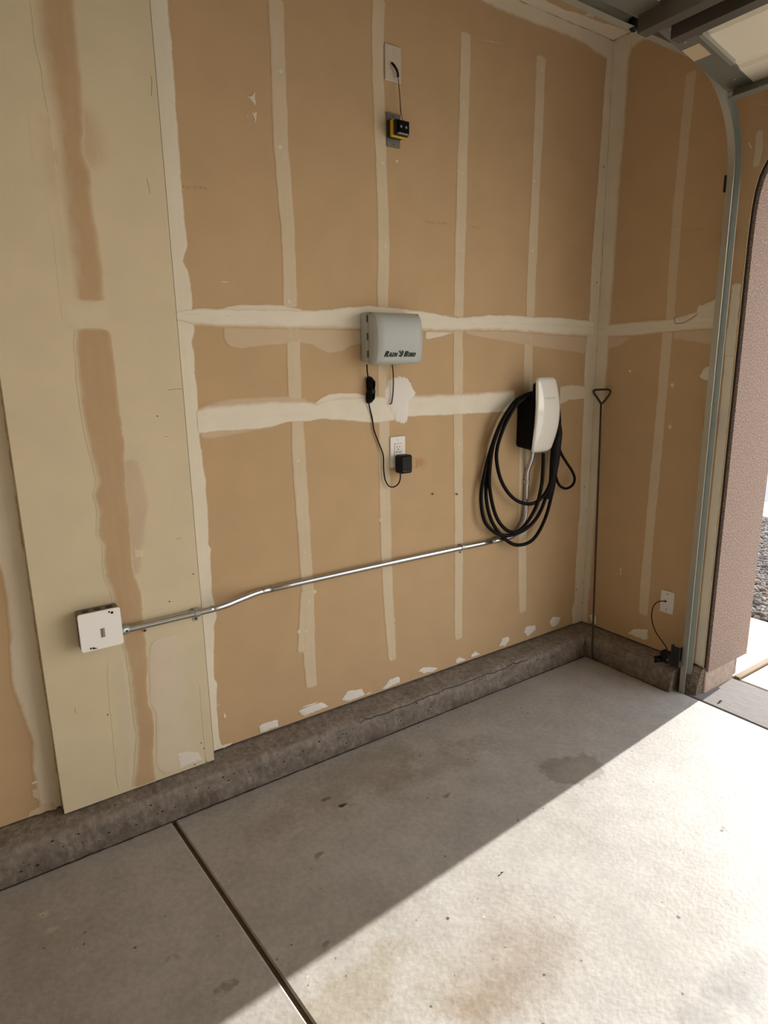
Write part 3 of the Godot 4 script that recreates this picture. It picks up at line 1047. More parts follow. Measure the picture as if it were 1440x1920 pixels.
	band(section, strip, "main", PackedVector2Array([Vector2(-0.926, 1.620), Vector2(-0.923, 1.345)]), PackedVector2Array([Vector2(-0.872, 1.621), Vector2(-0.868, 1.343)]), 1, MUD, 0.0008)
	band(section, strip, "main", PackedVector2Array([Vector2(-0.924, 1.285), Vector2(-0.918, 1.054), Vector2(-0.913, 0.816), Vector2(-0.910, 0.569), Vector2(-0.909, 0.398), Vector2(-0.908, 0.275), Vector2(-0.902, 0.239)]), PackedVector2Array([Vector2(-0.868, 1.282), Vector2(-0.861, 0.809), Vector2(-0.858, 0.559), Vector2(-0.859, 0.386), Vector2(-0.856, 0.235)]), 1, MUD, 0.0008)
	band(section, strip, "main", PackedVector2Array([Vector2(-0.492, 2.717), Vector2(-0.491, 2.590), Vector2(-0.493, 2.423), Vector2(-0.496, 2.252), Vector2(-0.500, 2.111), Vector2(-0.504, 1.966), Vector2(-0.506, 1.820), Vector2(-0.504, 1.680)]), PackedVector2Array([Vector2(-0.434, 2.720), Vector2(-0.433, 2.635), Vector2(-0.434, 2.433), Vector2(-0.441, 2.260), Vector2(-0.442, 2.117), Vector2(-0.444, 1.935), Vector2(-0.449, 1.823), Vector2(-0.447, 1.682)]), 1, MUD, 0.0008)
	band(section, strip, "main", PackedVector2Array([Vector2(-0.511, 1.618), Vector2(-0.506, 1.341)]), PackedVector2Array([Vector2(-0.453, 1.619), Vector2(-0.446, 1.338)]), 1, MUD, 0.0008)
	band(section, strip, "main", PackedVector2Array([Vector2(-0.520, 1.281), Vector2(-0.520, 0.997), Vector2(-0.516, 0.843), Vector2(-0.510, 0.624), Vector2(-0.502, 0.488), Vector2(-0.489, 0.280)]), PackedVector2Array([Vector2(-0.454, 1.278), Vector2(-0.458, 0.990), Vector2(-0.454, 0.835), Vector2(-0.452, 0.614), Vector2(-0.443, 0.476), Vector2(-0.436, 0.267)]), 1, MUD, 0.0008)
	# the upper seam across the long wall, in lobes as the knife left it
	var seam := "taped_seam"
	band(section, seam, "main", PackedVector2Array([Vector2(-2.073, 1.655), Vector2(-2.026, 1.667), Vector2(-1.974, 1.670), Vector2(-1.939, 1.668), Vector2(-1.908, 1.672), Vector2(-1.816, 1.674), Vector2(-1.693, 1.676), Vector2(-1.577, 1.677), Vector2(-1.503, 1.683), Vector2(-1.435, 1.694), Vector2(-1.342, 1.700), Vector2(-1.170, 1.696), Vector2(-1.073, 1.689), Vector2(-0.935, 1.673), Vector2(-0.839, 1.675), Vector2(-0.739, 1.685), Vector2(-0.591, 1.689), Vector2(-0.446, 1.686), Vector2(-0.297, 1.688), Vector2(-0.040, 1.678)]), PackedVector2Array([Vector2(-2.077, 1.620), Vector2(-2.001, 1.610), Vector2(-1.893, 1.607), Vector2(-1.684, 1.607), Vector2(-1.506, 1.609), Vector2(-1.345, 1.609), Vector2(-1.171, 1.612), Vector2(-0.934, 1.607), Vector2(-0.778, 1.616), Vector2(-0.588, 1.615), Vector2(-0.310, 1.602), Vector2(-0.033, 1.598)]), 0, SEAM, 0.0022, 0.008, 0.02, 0.0022, TAN, 0.0)
	band(section, seam, "main", PackedVector2Array([Vector2(-1.920, 1.664), Vector2(-1.893, 1.678), Vector2(-1.856, 1.685), Vector2(-1.751, 1.690), Vector2(-1.692, 1.689), Vector2(-1.635, 1.682), Vector2(-1.600, 1.674)]), PackedVector2Array([Vector2(-1.920, 1.657), Vector2(-1.858, 1.655), Vector2(-1.753, 1.655), Vector2(-1.601, 1.660)]), 0, SEAM.lerp(MUD, 0.3), 0.0014, 0.006, 0.01, 0.0015)
	band(section, seam, "main", PackedVector2Array([Vector2(-1.907, 1.614), Vector2(-1.795, 1.612), Vector2(-1.635, 1.612)]), PackedVector2Array([Vector2(-1.911, 1.566), Vector2(-1.888, 1.546), Vector2(-1.847, 1.542), Vector2(-1.772, 1.552), Vector2(-1.687, 1.558), Vector2(-1.637, 1.563)]), 0, lobe, 0.001, 0.005, 0.006, 0.0015)
	band(section, seam, "main", PackedVector2Array([Vector2(-1.645, 1.612), Vector2(-1.506, 1.612), Vector2(-1.340, 1.611)]), PackedVector2Array([Vector2(-1.648, 1.563), Vector2(-1.582, 1.556), Vector2(-1.564, 1.543), Vector2(-1.516, 1.526), Vector2(-1.459, 1.534), Vector2(-1.429, 1.549), Vector2(-1.341, 1.571)]), 0, lobe, 0.001, 0.005, 0.005, 0.0015)
	band(section, seam, "main", PackedVector2Array([Vector2(-1.073, 1.614), Vector2(-0.982, 1.615), Vector2(-0.920, 1.612)]), PackedVector2Array([Vector2(-1.073, 1.577), Vector2(-1.010, 1.586), Vector2(-0.920, 1.606)]), 0, SEAM.lerp(TAN, 0.15), 0.0016, 0.01, 0.006, 0.001)
	band(section, seam, "main", PackedVector2Array([Vector2(-0.862, 1.617), Vector2(-0.588, 1.619), Vector2(-0.310, 1.607), Vector2(-0.089, 1.600)]), PackedVector2Array([Vector2(-0.861, 1.602), Vector2(-0.715, 1.584), Vector2(-0.586, 1.569), Vector2(-0.450, 1.551), Vector2(-0.269, 1.537), Vector2(-0.083, 1.519)]), 0, lobe, 0.001, 0.004, 0.008, 0.002)
	# a torn ridge of paper tape in the upper seam
	band(section, "tape_edge", "main", PackedVector2Array([Vector2(-2.047, 1.651), Vector2(-1.940, 1.648), Vector2(-1.754, 1.646), Vector2(-1.426, 1.642), Vector2(-1.344, 1.640)]), PackedVector2Array([Vector2(-2.048, 1.646), Vector2(-1.941, 1.643), Vector2(-1.754, 1.642), Vector2(-1.426, 1.638), Vector2(-1.344, 1.636)]), 0, SEAM.lerp(TAN, 0.35), 0.0030, 0.002, 0.006, 0.001)
	band(section, "tape_edge", "main", PackedVector2Array([Vector2(-1.065, 1.659), Vector2(-0.779, 1.658), Vector2(-0.455, 1.654), Vector2(-0.037, 1.648)]), PackedVector2Array([Vector2(-1.065, 1.655), Vector2(-0.778, 1.653), Vector2(-0.455, 1.648), Vector2(-0.037, 1.640)]), 0, SEAM.lerp(TAN, 0.18), 0.0030, 0.002, 0.006, 0.001)
	# the lower seam
	band(section, seam, "main", PackedVector2Array([Vector2(-2.014, 1.356), Vector2(-1.981, 1.367), Vector2(-1.878, 1.371), Vector2(-1.689, 1.370), Vector2(-1.632, 1.368), Vector2(-1.577, 1.356), Vector2(-1.547, 1.366), Vector2(-1.486, 1.376), Vector2(-1.404, 1.374), Vector2(-1.326, 1.372), Vector2(-1.142, 1.367), Vector2(-0.929, 1.364), Vector2(-0.731, 1.365), Vector2(-0.568, 1.369)]), PackedVector2Array([Vector2(-2.021, 1.269), Vector2(-1.970, 1.271), Vector2(-1.897, 1.271), Vector2(-1.822, 1.270), Vector2(-1.761, 1.275), Vector2(-1.690, 1.286), Vector2(-1.613, 1.286), Vector2(-1.571, 1.290), Vector2(-1.489, 1.282), Vector2(-1.410, 1.272), Vector2(-1.297, 1.259), Vector2(-1.167, 1.277), Vector2(-1.029, 1.273), Vector2(-0.564, 1.266)]), 0, SEAM, 0.0022, 0.02, 0.006, 0.0022, TAN, 0.0)
	band(section, seam, "main", PackedVector2Array([Vector2(-1.962, 1.375), Vector2(-1.877, 1.385), Vector2(-1.689, 1.383), Vector2(-1.615, 1.373)]), PackedVector2Array([Vector2(-1.964, 1.354), Vector2(-1.812, 1.350), Vector2(-1.616, 1.344)]), 0, lobe, 0.001, 0.012, 0.01, 0.001)
	band(section, seam, "main", PackedVector2Array([Vector2(-1.588, 1.349), Vector2(-1.560, 1.369), Vector2(-1.520, 1.383), Vector2(-1.469, 1.385), Vector2(-1.404, 1.382), Vector2(-1.346, 1.368)]), PackedVector2Array([Vector2(-1.588, 1.343), Vector2(-1.471, 1.334), Vector2(-1.347, 1.328)]), 0, SEAM.lerp(MUD, 0.15), 0.0014, 0.005, 0.01, 0.0015)
	band(section, seam, "main", PackedVector2Array([Vector2(-0.258, 1.374), Vector2(-0.182, 1.379), Vector2(-0.050, 1.365)]), PackedVector2Array([Vector2(-0.252, 1.283), Vector2(-0.192, 1.301), Vector2(-0.045, 1.305)]), 0, SEAM.lerp(MUD, 0.45), 0.0018, 0.008, 0.006, 0.002, TAN, 0.0)
	band(section, seam, "main", PackedVector2Array([Vector2(-2.013, 1.279), Vector2(-1.894, 1.286), Vector2(-1.776, 1.289)]), PackedVector2Array([Vector2(-2.015, 1.253), Vector2(-1.972, 1.250), Vector2(-1.896, 1.257), Vector2(-1.777, 1.272)]), 0, lobe, 0.001, 0.006, 0.008, 0.001)
	# white patching under the controller, and along the bottom edge
	var patch := "compound_patch"
	blob(section, patch, "main", PackedVector2Array([Vector2(-1.279, 1.376), Vector2(-1.258, 1.416), Vector2(-1.232, 1.434), Vector2(-1.199, 1.435), Vector2(-1.165, 1.432), Vector2(-1.147, 1.403), Vector2(-1.120, 1.370), Vector2(-1.128, 1.358), Vector2(-1.152, 1.344), Vector2(-1.161, 1.302), Vector2(-1.167, 1.257), Vector2(-1.214, 1.256), Vector2(-1.235, 1.278), Vector2(-1.250, 1.306), Vector2(-1.272, 1.345)]), WHITE, 0.0034, 0.012, 0.007, SEAM)
	for poly in [
		PackedVector2Array([Vector2(-1.881, 0.145), Vector2(-1.869, 0.152), Vector2(-1.816, 0.151), Vector2(-1.801, 0.146), Vector2(-1.800, 0.127), Vector2(-1.796, 0.118), Vector2(-1.879, 0.117)]),
		PackedVector2Array([Vector2(-1.711, 0.154), Vector2(-1.677, 0.159), Vector2(-1.608, 0.158), Vector2(-1.594, 0.148), Vector2(-1.575, 0.129), Vector2(-1.633, 0.127), Vector2(-1.690, 0.123), Vector2(-1.707, 0.139)]),
		PackedVector2Array([Vector2(-1.518, 0.139), Vector2(-1.483, 0.169), Vector2(-1.416, 0.156), Vector2(-1.407, 0.144), Vector2(-1.404, 0.124), Vector2(-1.417, 0.121), Vector2(-1.485, 0.119), Vector2(-1.512, 0.132)]),
		PackedVector2Array([Vector2(-1.300, 0.133), Vector2(-1.274, 0.155), Vector2(-1.227, 0.156), Vector2(-1.218, 0.144), Vector2(-1.218, 0.125), Vector2(-1.288, 0.117), Vector2(-1.319, 0.124)]),
		PackedVector2Array([Vector2(-1.120, 0.147), Vector2(-1.087, 0.159), Vector2(-1.048, 0.148), Vector2(-1.004, 0.128), Vector2(-1.038, 0.119), Vector2(-1.088, 0.127)]),
		PackedVector2Array([Vector2(-0.903, 0.133), Vector2(-0.879, 0.149), Vector2(-0.840, 0.126), Vector2(-0.836, 0.120), Vector2(-0.892, 0.118)]),
		PackedVector2Array([Vector2(-0.806, 0.124), Vector2(-0.801, 0.140), Vector2(-0.773, 0.148), Vector2(-0.745, 0.126), Vector2(-0.777, 0.121)]),
		PackedVector2Array([Vector2(-0.622, 0.131), Vector2(-0.599, 0.168), Vector2(-0.558, 0.167), Vector2(-0.550, 0.145), Vector2(-0.579, 0.122)]),
		PackedVector2Array([Vector2(-0.449, 0.160), Vector2(-0.439, 0.188), Vector2(-0.369, 0.180), Vector2(-0.360, 0.153), Vector2(-0.417, 0.127)]),
		PackedVector2Array([Vector2(-0.261, 0.167), Vector2(-0.242, 0.192), Vector2(-0.172, 0.175), Vector2(-0.191, 0.140), Vector2(-0.238, 0.131)]),
	]:
		blob(section, patch, "main", poly, WHITE, 0.0016, 0.004, 0.0035)
	for poly in [PackedVector2Array([Vector2(-1.703, 0.165), Vector2(-1.662, 0.168), Vector2(-1.621, 0.166), Vector2(-1.649, 0.156)]), PackedVector2Array([Vector2(-1.401, 0.123), Vector2(-1.384, 0.130), Vector2(-1.366, 0.125), Vector2(-1.385, 0.120)])]:
		blob(section, patch, "main", poly, SEAM, 0.001, 0.003, 0.002)
	# torn brown paper beside the adapter, scuffs high on the wall
	blob(section, "torn_paper", "main", PackedVector2Array([Vector2(-1.149, 1.113), Vector2(-1.060, 1.102), Vector2(-1.058, 1.075), Vector2(-1.066, 1.053), Vector2(-1.150, 1.064)]), TAN.lerp(Color(0.48, 0.32, 0.18), 0.35), 0.001, 0.006, 0.003)
	blob(section, "torn_paper", "main", PackedVector2Array([Vector2(-1.125, 1.104), Vector2(-1.094, 1.103), Vector2(-1.075, 1.086), Vector2(-1.094, 1.070), Vector2(-1.128, 1.066)]), Color(0.52, 0.30, 0.16), 0.0016, 0.004, 0.004, TAN.lerp(Color(0.48, 0.32, 0.18), 0.35))
	for poly in [
		PackedVector2Array([Vector2(-1.752, 2.334), Vector2(-1.752, 2.311), Vector2(-1.750, 2.290), Vector2(-1.761, 2.300), Vector2(-1.778, 2.313), Vector2(-1.763, 2.317)]),
		PackedVector2Array([Vector2(-1.768, 2.273), Vector2(-1.759, 2.270), Vector2(-1.751, 2.276), Vector2(-1.749, 2.268), Vector2(-1.755, 2.240), Vector2(-1.761, 2.259)]),
		PackedVector2Array([Vector2(-1.764, 2.245), Vector2(-1.757, 2.248), Vector2(-1.754, 2.239)]),
		PackedVector2Array([Vector2(-1.789, 2.254), Vector2(-1.783, 2.258), Vector2(-1.780, 2.254)]),
		PackedVector2Array([Vector2(-1.210, 2.209), Vector2(-1.205, 2.219), Vector2(-1.195, 2.215), Vector2(-1.200, 2.205)]),
		PackedVector2Array([Vector2(-1.911, 1.754), Vector2(-1.896, 1.755), Vector2(-1.877, 1.753), Vector2(-1.897, 1.750)]),
	]:
		blob(section, "paint_fleck", "main", poly, SEAM.lerp(MUD, 0.5), 0.0008, 0.002, 0.001)
	for q in PackedVector2Array([Vector2(-1.658, 2.409), Vector2(-1.675, 2.185), Vector2(-1.663, 1.951), Vector2(-1.669, 1.700), Vector2(-1.663, 1.693), Vector2(-1.663, 1.146), Vector2(-1.653, 0.920), Vector2(-1.652, 0.796), Vector2(-1.653, 0.638), Vector2(-1.619, 0.631), Vector2(-1.644, 0.597), Vector2(-1.693, 0.486), Vector2(-1.664, 0.479), Vector2(-1.267, 2.197), Vector2(-1.261, 1.913), Vector2(-1.303, 0.870), Vector2(-1.247, 0.422), Vector2(-1.266, 0.248), Vector2(-0.885, 2.464), Vector2(-0.884, 2.215), Vector2(-0.883, 1.929), Vector2(-0.891, 1.144), Vector2(-0.890, 0.497), Vector2(-0.887, 0.270), Vector2(-0.455, 2.668), Vector2(-0.478, 2.240), Vector2(-0.477, 1.961), Vector2(-0.448, 0.295)]):
		nail_spot(section, "main", q)
	# a long scratch of compound near the top
	band(section, "paint_fleck", "main", PackedVector2Array([Vector2(-0.840, 2.698), Vector2(-0.768, 2.704), Vector2(-0.686, 2.712)]), PackedVector2Array([Vector2(-0.840, 2.695), Vector2(-0.768, 2.700), Vector2(-0.686, 2.710)]), 0, SEAM.lerp(MUD, 0.5), 0.0006, 0.002, 0.002, 0.002)
	# inside corner, both sides
	band(section, "corner_tape", "main", PackedVector2Array([Vector2(-0.045, 2.838), Vector2(-0.045, 2.785), Vector2(-0.053, 2.677), Vector2(-0.054, 2.535), Vector2(-0.059, 2.386), Vector2(-0.065, 2.234), Vector2(-0.071, 2.081), Vector2(-0.077, 1.922), Vector2(-0.071, 1.721), Vector2(-0.074, 1.699), Vector2(-0.088, 1.550), Vector2(-0.088, 1.492), Vector2(-0.088, 1.434), Vector2(-0.085, 1.377), Vector2(-0.081, 1.296), Vector2(-0.079, 1.225), Vector2(-0.078, 1.148), Vector2(-0.076, 0.923), Vector2(-0.066, 0.736), Vector2(-0.075, 0.643), Vector2(-0.073, 0.548), Vector2(-0.078, 0.403), Vector2(-0.072, 0.253), Vector2(-0.091, 0.185), Vector2(-0.079, 0.130)]), PackedVector2Array([Vector2(-0.0005, 2.85), Vector2(-0.0005, 0.11)]), 1, SEAM.lerp(MUD, 0.5), 0.0014, 0.006, 0.001, 0.002, TAN, 0.0)
	band(section, "corner_tape", "main", PackedVector2Array([Vector2(-0.813, 2.827), Vector2(-0.735, 2.819), Vector2(-0.590, 2.817), Vector2(-0.450, 2.819), Vector2(-0.336, 2.820), Vector2(-0.210, 2.820), Vector2(-0.108, 2.801), Vector2(-0.033, 2.794)]), PackedVector2Array([Vector2(-1.0, H - 0.0005), Vector2(-0.0005, H - 0.0005)]), 0, SEAM.lerp(MUD, 0.5), 0.0010, 0.016, 0.001, 0.004, TAN, 0.0)
	band(ceiling_sheet, "corner_tape", "ceil", PackedVector2Array([Vector2(-0.559, 0.067), Vector2(-0.502, 0.063), Vector2(-0.406, 0.056), Vector2(-0.292, 0.070), Vector2(-0.173, 0.072), Vector2(-0.081, 0.089), Vector2(-0.032, 0.088)]), PackedVector2Array([Vector2(-1.0, 0.0005), Vector2(-0.01, 0.0005)]), 0, SEAM.lerp(MUD, 0.5), 0.0012, 0.01, 0.001, 0.004, TAN, 0.0)
	blob(ceiling_sheet, patch, "ceil", PackedVector2Array([Vector2(-0.290, 0.072), Vector2(-0.290, 0.096), Vector2(-0.256, 0.103), Vector2(-0.241, 0.078), Vector2(-0.267, 0.067)]), MUD, 0.001, 0.004, 0.003)
	band(front_section, "corner_tape", "front", PackedVector2Array([Vector2(0.0005, 2.86), Vector2(0.0005, 0.11)]), PackedVector2Array([Vector2(0.103, 2.810), Vector2(0.092, 2.777), Vector2(0.091, 2.659), Vector2(0.091, 2.481), Vector2(0.085, 2.336), Vector2(0.082, 2.188), Vector2(0.082, 1.994), Vector2(0.079, 1.838), Vector2(0.076, 1.676), Vector2(0.075, 1.540), Vector2(0.077, 1.467), Vector2(0.071, 1.403), Vector2(0.071, 1.360), Vector2(0.069, 1.284), Vector2(0.057, 1.085), Vector2(0.056, 0.876), Vector2(0.055, 0.691), Vector2(0.052, 0.498), Vector2(0.050, 0.380), Vector2(0.048, 0.275), Vector2(0.044, 0.153), Vector2(0.050, 0.115)]), 1, SEAM.lerp(MUD, 0.5), 0.0014, 0.001, 0.02, 0.002, TAN, 0.0)
	band(front_section, "corner_tape", "front", PackedVector2Array([Vector2(0.0, H - 0.0005), Vector2(0.6, H - 0.0005)]), PackedVector2Array([Vector2(0.058, 2.810), Vector2(0.099, 2.804), Vector2(0.144, 2.820), Vector2(0.193, 2.818), Vector2(0.292, 2.746)]), 0, SEAM.lerp(MUD, 0.5), 0.0010, 0.001, 0.02, 0.006, TAN, 0.0)
	# rusted nail heads showing along the corner
	for q in PackedVector2Array([Vector2(-0.062, 0.304), Vector2(-0.016, 0.334), Vector2(-0.012, 0.218), Vector2(-0.041, 0.856), Vector2(-0.014, 0.728), Vector2(-0.026, 2.361), Vector2(0.009, 2.362), Vector2(-0.031, 1.853), Vector2(0.015, 2.768)]):
		small_disc(section, "nail_head", Vector3(q.x, q.y, 0.0022), Vector3.BACK, 0.0032, M.screw)
	# front wall
	band(front_section, strip, "front", PackedVector2Array([Vector2(0.362, 2.628), Vector2(0.361, 2.506), Vector2(0.356, 2.388), Vector2(0.354, 2.239), Vector2(0.350, 2.099), Vector2(0.352, 1.882), Vector2(0.357, 1.658)]), PackedVector2Array([Vector2(0.412, 2.617), Vector2(0.409, 2.492), Vector2(0.405, 2.360), Vector2(0.403, 2.260), Vector2(0.401, 2.125), Vector2(0.401, 1.947), Vector2(0.402, 1.803), Vector2(0.405, 1.654)]), 1, thin, 0.0008)
	band(front_section, strip, "front", PackedVector2Array([Vector2(0.346, 1.608), Vector2(0.345, 1.489), Vector2(0.345, 1.167), Vector2(0.339, 0.915), Vector2(0.336, 0.654), Vector2(0.332, 0.475), Vector2(0.335, 0.262)]), PackedVector2Array([Vector2(0.400, 1.605), Vector2(0.397, 1.291), Vector2(0.396, 1.090), Vector2(0.392, 0.882), Vector2(0.388, 0.665), Vector2(0.389, 0.489), Vector2(0.389, 0.260)]), 1, MUD, 0.0008)
	band(front_section, seam, "front", PackedVector2Array([Vector2(-0.012, 1.674), Vector2(0.078, 1.661), Vector2(0.175, 1.662), Vector2(0.356, 1.664), Vector2(0.407, 1.668), Vector2(0.502, 1.685), Vector2(0.589, 1.695)]), PackedVector2Array([Vector2(-0.007, 1.596), Vector2(0.071, 1.597), Vector2(0.173, 1.595), Vector2(0.234, 1.595), Vector2(0.344, 1.601), Vector2(0.469, 1.604), Vector2(0.598, 1.605)]), 0, SEAM.lerp(MUD, 0.35), 0.002, 0.012, 0.012, 0.002, TAN, 0.0)
	band(front_section, seam, "front", PackedVector2Array([Vector2(0.046, 1.604), Vector2(0.121, 1.600), Vector2(0.188, 1.597)]), PackedVector2Array([Vector2(0.051, 1.538), Vector2(0.116, 1.548), Vector2(0.153, 1.567), Vector2(0.189, 1.590)]), 0, lobe, 0.001, 0.006, 0.008, 0.002)
	band(front_section, seam, "front", PackedVector2Array([Vector2(0.402, 1.609), Vector2(0.493, 1.607), Vector2(0.591, 1.606)]), PackedVector2Array([Vector2(0.405, 1.571), Vector2(0.474, 1.559), Vector2(0.530, 1.548), Vector2(0.598, 1.539)]), 0, lobe, 0.001, 0.006, 0.008, 0.002)
	blob(front_section, patch, "front", PackedVector2Array([Vector2(0.498, 1.683), Vector2(0.503, 1.704), Vector2(0.516, 1.712), Vector2(0.530, 1.711), Vector2(0.587, 1.731), Vector2(0.601, 1.662), Vector2(0.595, 1.635), Vector2(0.514, 1.638), Vector2(0.466, 1.637), Vector2(0.493, 1.659)]), SEAM.lerp(MUD, 0.3), 0.0026, 0.006, 0.003)
	blob(front_section, patch, "front", PackedVector2Array([Vector2(0.540, 1.414), Vector2(0.554, 1.445), Vector2(0.567, 1.454), Vector2(0.588, 1.454), Vector2(0.593, 1.401), Vector2(0.567, 1.396), Vector2(0.550, 1.401)]), SEAM, 0.002, 0.006, 0.003)
	blob(front_section, patch, "front", PackedVector2Array([Vector2(0.285, 0.139), Vector2(0.313, 0.169), Vector2(0.351, 0.185), Vector2(0.394, 0.197), Vector2(0.399, 0.145), Vector2(0.379, 0.135), Vector2(0.331, 0.135)]), SEAM, 0.0016, 0.006, 0.004)
	blob(front_section, patch, "front", PackedVector2Array([Vector2(0.047, 0.163), Vector2(0.071, 0.170), Vector2(0.091, 0.165), Vector2(0.094, 0.121), Vector2(0.060, 0.121)]), WHITE, 0.002, 0.004, 0.003)
	blob(front_section, "paint_fleck", "front", PackedVector2Array([Vector2(0.216, 0.469), Vector2(0.222, 0.471), Vector2(0.224, 0.446), Vector2(0.218, 0.445)]), SEAM, 0.0008, 0.001, 0.001)
	blob(front_section, "paint_fleck", "front", PackedVector2Array([Vector2(0.215, 0.438), Vector2(0.221, 0.443), Vector2(0.227, 0.439), Vector2(0.222, 0.431)]), SEAM, 0.0008, 0.001, 0.001)
	blob(front_section, "paint_fleck", "front", PackedVector2Array([Vector2(0.189, 1.441), Vector2(0.200, 1.443), Vector2(0.204, 1.431), Vector2(0.193, 1.431)]), SEAM, 0.0008, 0.001, 0.001)
	for q in PackedVector2Array([Vector2(0.418, 1.374), Vector2(0.422, 1.189), Vector2(0.384, 2.029)]):
		nail_spot(front_section, "front", q)
	# a crack around the old repair on the front wall
	var cp := PackedVector3Array()
	for q in PackedVector2Array([Vector2(0.402, 1.666), Vector2(0.404, 1.654), Vector2(0.408, 1.640), Vector2(0.432, 1.638), Vector2(0.454, 1.640), Vector2(0.481, 1.656), Vector2(0.504, 1.670)]):
		cp.append(Vector3(-0.0034, q.y, q.x))
	var st := begin()
	tube(st, cp, 0.0009, 4)
	part("crack", done(st), M.dark_ink, front_section)
	# compound on the strip beside the opening, behind the track
	var jamb: Node3D = wall_front.get_node("header_sheet")
	band(jamb, "compound_strip", "front", PackedVector2Array([Vector2(0.642, 1.50), Vector2(0.642, 0.112)]), PackedVector2Array([Vector2(0.681, 1.50), Vector2(0.682, 0.9), Vector2(0.682, 0.112)]), 1, SEAM.lerp(MUD, 0.15), 0.0008, 0.002, 0.003, 0.001)
	band(jamb, "compound_strip", "front", PackedVector2Array([Vector2(0.640, 1.78), Vector2(0.640, 1.49)]), PackedVector2Array([Vector2(0.679, 1.78), Vector2(0.681, 1.6), Vector2(0.680, 1.49)]), 1, SEAM.lerp(MUD, 0.3), 0.0014, 0.002, 0.003, 0.003)
	band(jamb, "compound_strip", "front", PackedVector2Array([Vector2(0.673, 2.311), Vector2(0.675, 2.246), Vector2(0.672, 2.213)]), PackedVector2Array([Vector2(0.703, 2.330), Vector2(0.707, 2.256), Vector2(0.701, 2.198)]), 1, MUD, 0.001, 0.005, 0.005, 0.002)
	blob(jamb, "compound_patch", "front", PackedVector2Array([Vector2(0.647, 2.298), Vector2(0.658, 2.293), Vector2(0.668, 2.268), Vector2(0.658, 2.269)]), MUD, 0.001, 0.004, 0.002)
	# lumber-yard print on the paper
	stamp("main", PackedVector2Array([Vector2(-2.007, 2.016), Vector2(-1.925, 2.022)]), 0.012)
	stamp("main", PackedVector2Array([Vector2(-1.077, 2.013), Vector2(-0.943, 2.017)]), 0.011)
	stamp("main", PackedVector2Array([Vector2(-0.853, 2.018), Vector2(-0.798, 2.017)]), 0.011)
	stamp("front", PackedVector2Array([Vector2(0.402, 2.011), Vector2(0.513, 2.002)]), 0.011)

	# ---- the furred panel: cream skim with a bare brown strip left down the middle
	var bare := Color(0.53, 0.37, 0.215)
	band(furred, "bare_strip", "panel", PackedVector2Array([Vector2(-2.381, 2.433), Vector2(-2.379, 2.398), Vector2(-2.379, 2.339), Vector2(-2.372, 2.228), Vector2(-2.367, 2.039), Vector2(-2.368, 1.921), Vector2(-2.367, 1.785), Vector2(-2.370, 1.669)]), PackedVector2Array([Vector2(-2.265, 2.464), Vector2(-2.267, 2.428), Vector2(-2.269, 2.366), Vector2(-2.268, 2.283), Vector2(-2.271, 2.176), Vector2(-2.283, 2.065), Vector2(-2.273, 2.021), Vector2(-2.271, 1.885), Vector2(-2.268, 1.806), Vector2(-2.269, 1.676)]), 1, bare, 0.0015, 0.045, 0.02, 0.003, CREAM, 0.01)
	band(furred, "bare_strip", "panel", PackedVector2Array([Vector2(-2.369, 1.593), Vector2(-2.373, 1.561), Vector2(-2.377, 1.462), Vector2(-2.378, 1.362), Vector2(-2.371, 1.258), Vector2(-2.356, 1.149), Vector2(-2.373, 1.114), Vector2(-2.365, 1.068), Vector2(-2.376, 0.987), Vector2(-2.362, 0.958), Vector2(-2.370, 0.857), Vector2(-2.355, 0.801), Vector2(-2.334, 0.598), Vector2(-2.328, 0.503), Vector2(-2.331, 0.409), Vector2(-2.328, 0.330), Vector2(-2.330, 0.278), Vector2(-2.345, 0.184), Vector2(-2.361, 0.114)]), PackedVector2Array([Vector2(-2.272, 1.598), Vector2(-2.265, 1.562), Vector2(-2.266, 1.459), Vector2(-2.264, 1.329), Vector2(-2.262, 1.248), Vector2(-2.266, 1.205), Vector2(-2.271, 1.112), Vector2(-2.269, 1.028), Vector2(-2.275, 0.913), Vector2(-2.274, 0.837), Vector2(-2.260, 0.791), Vector2(-2.263, 0.701), Vector2(-2.261, 0.546), Vector2(-2.270, 0.485), Vector2(-2.275, 0.402), Vector2(-2.261, 0.366), Vector2(-2.270, 0.241), Vector2(-2.279, 0.178), Vector2(-2.275, 0.108)]), 1, bare, 0.0015, 0.018, 0.010, 0.003, CREAM, 0.012)
	var rosy := Color(0.62, 0.49, 0.35)
	band(furred, "thin_compound", "panel", PackedVector2Array([Vector2(-2.279, 1.214), Vector2(-2.285, 1.114), Vector2(-2.285, 1.030), Vector2(-2.291, 0.916), Vector2(-2.285, 0.845)]), PackedVector2Array([Vector2(-2.226, 1.212), Vector2(-2.213, 1.161), Vector2(-2.205, 1.075), Vector2(-2.226, 0.975), Vector2(-2.252, 0.847)]), 1, rosy, 0.0006, 0.001, 0.022, 0.003, CREAM, 0.01)
	blob(furred, "compound_patch", "panel", PackedVector2Array([Vector2(-2.276, 0.931), Vector2(-2.244, 0.927), Vector2(-2.247, 0.897), Vector2(-2.273, 0.900)]), CREAM, 0.0016, 0.006, 0.002, rosy)
	band(furred, "thin_compound", "panel", PackedVector2Array([Vector2(-2.419, 2.111), Vector2(-2.417, 2.023), Vector2(-2.408, 1.966), Vector2(-2.394, 1.868), Vector2(-2.393, 1.773), Vector2(-2.397, 1.675)]), PackedVector2Array([Vector2(-2.355, 2.141), Vector2(-2.351, 2.046), Vector2(-2.352, 1.926), Vector2(-2.350, 1.790), Vector2(-2.352, 1.677)]), 1, Color(0.645, 0.52, 0.35), 0.0004, 0.07, 0.001, 0.003, CREAM, 0.10)
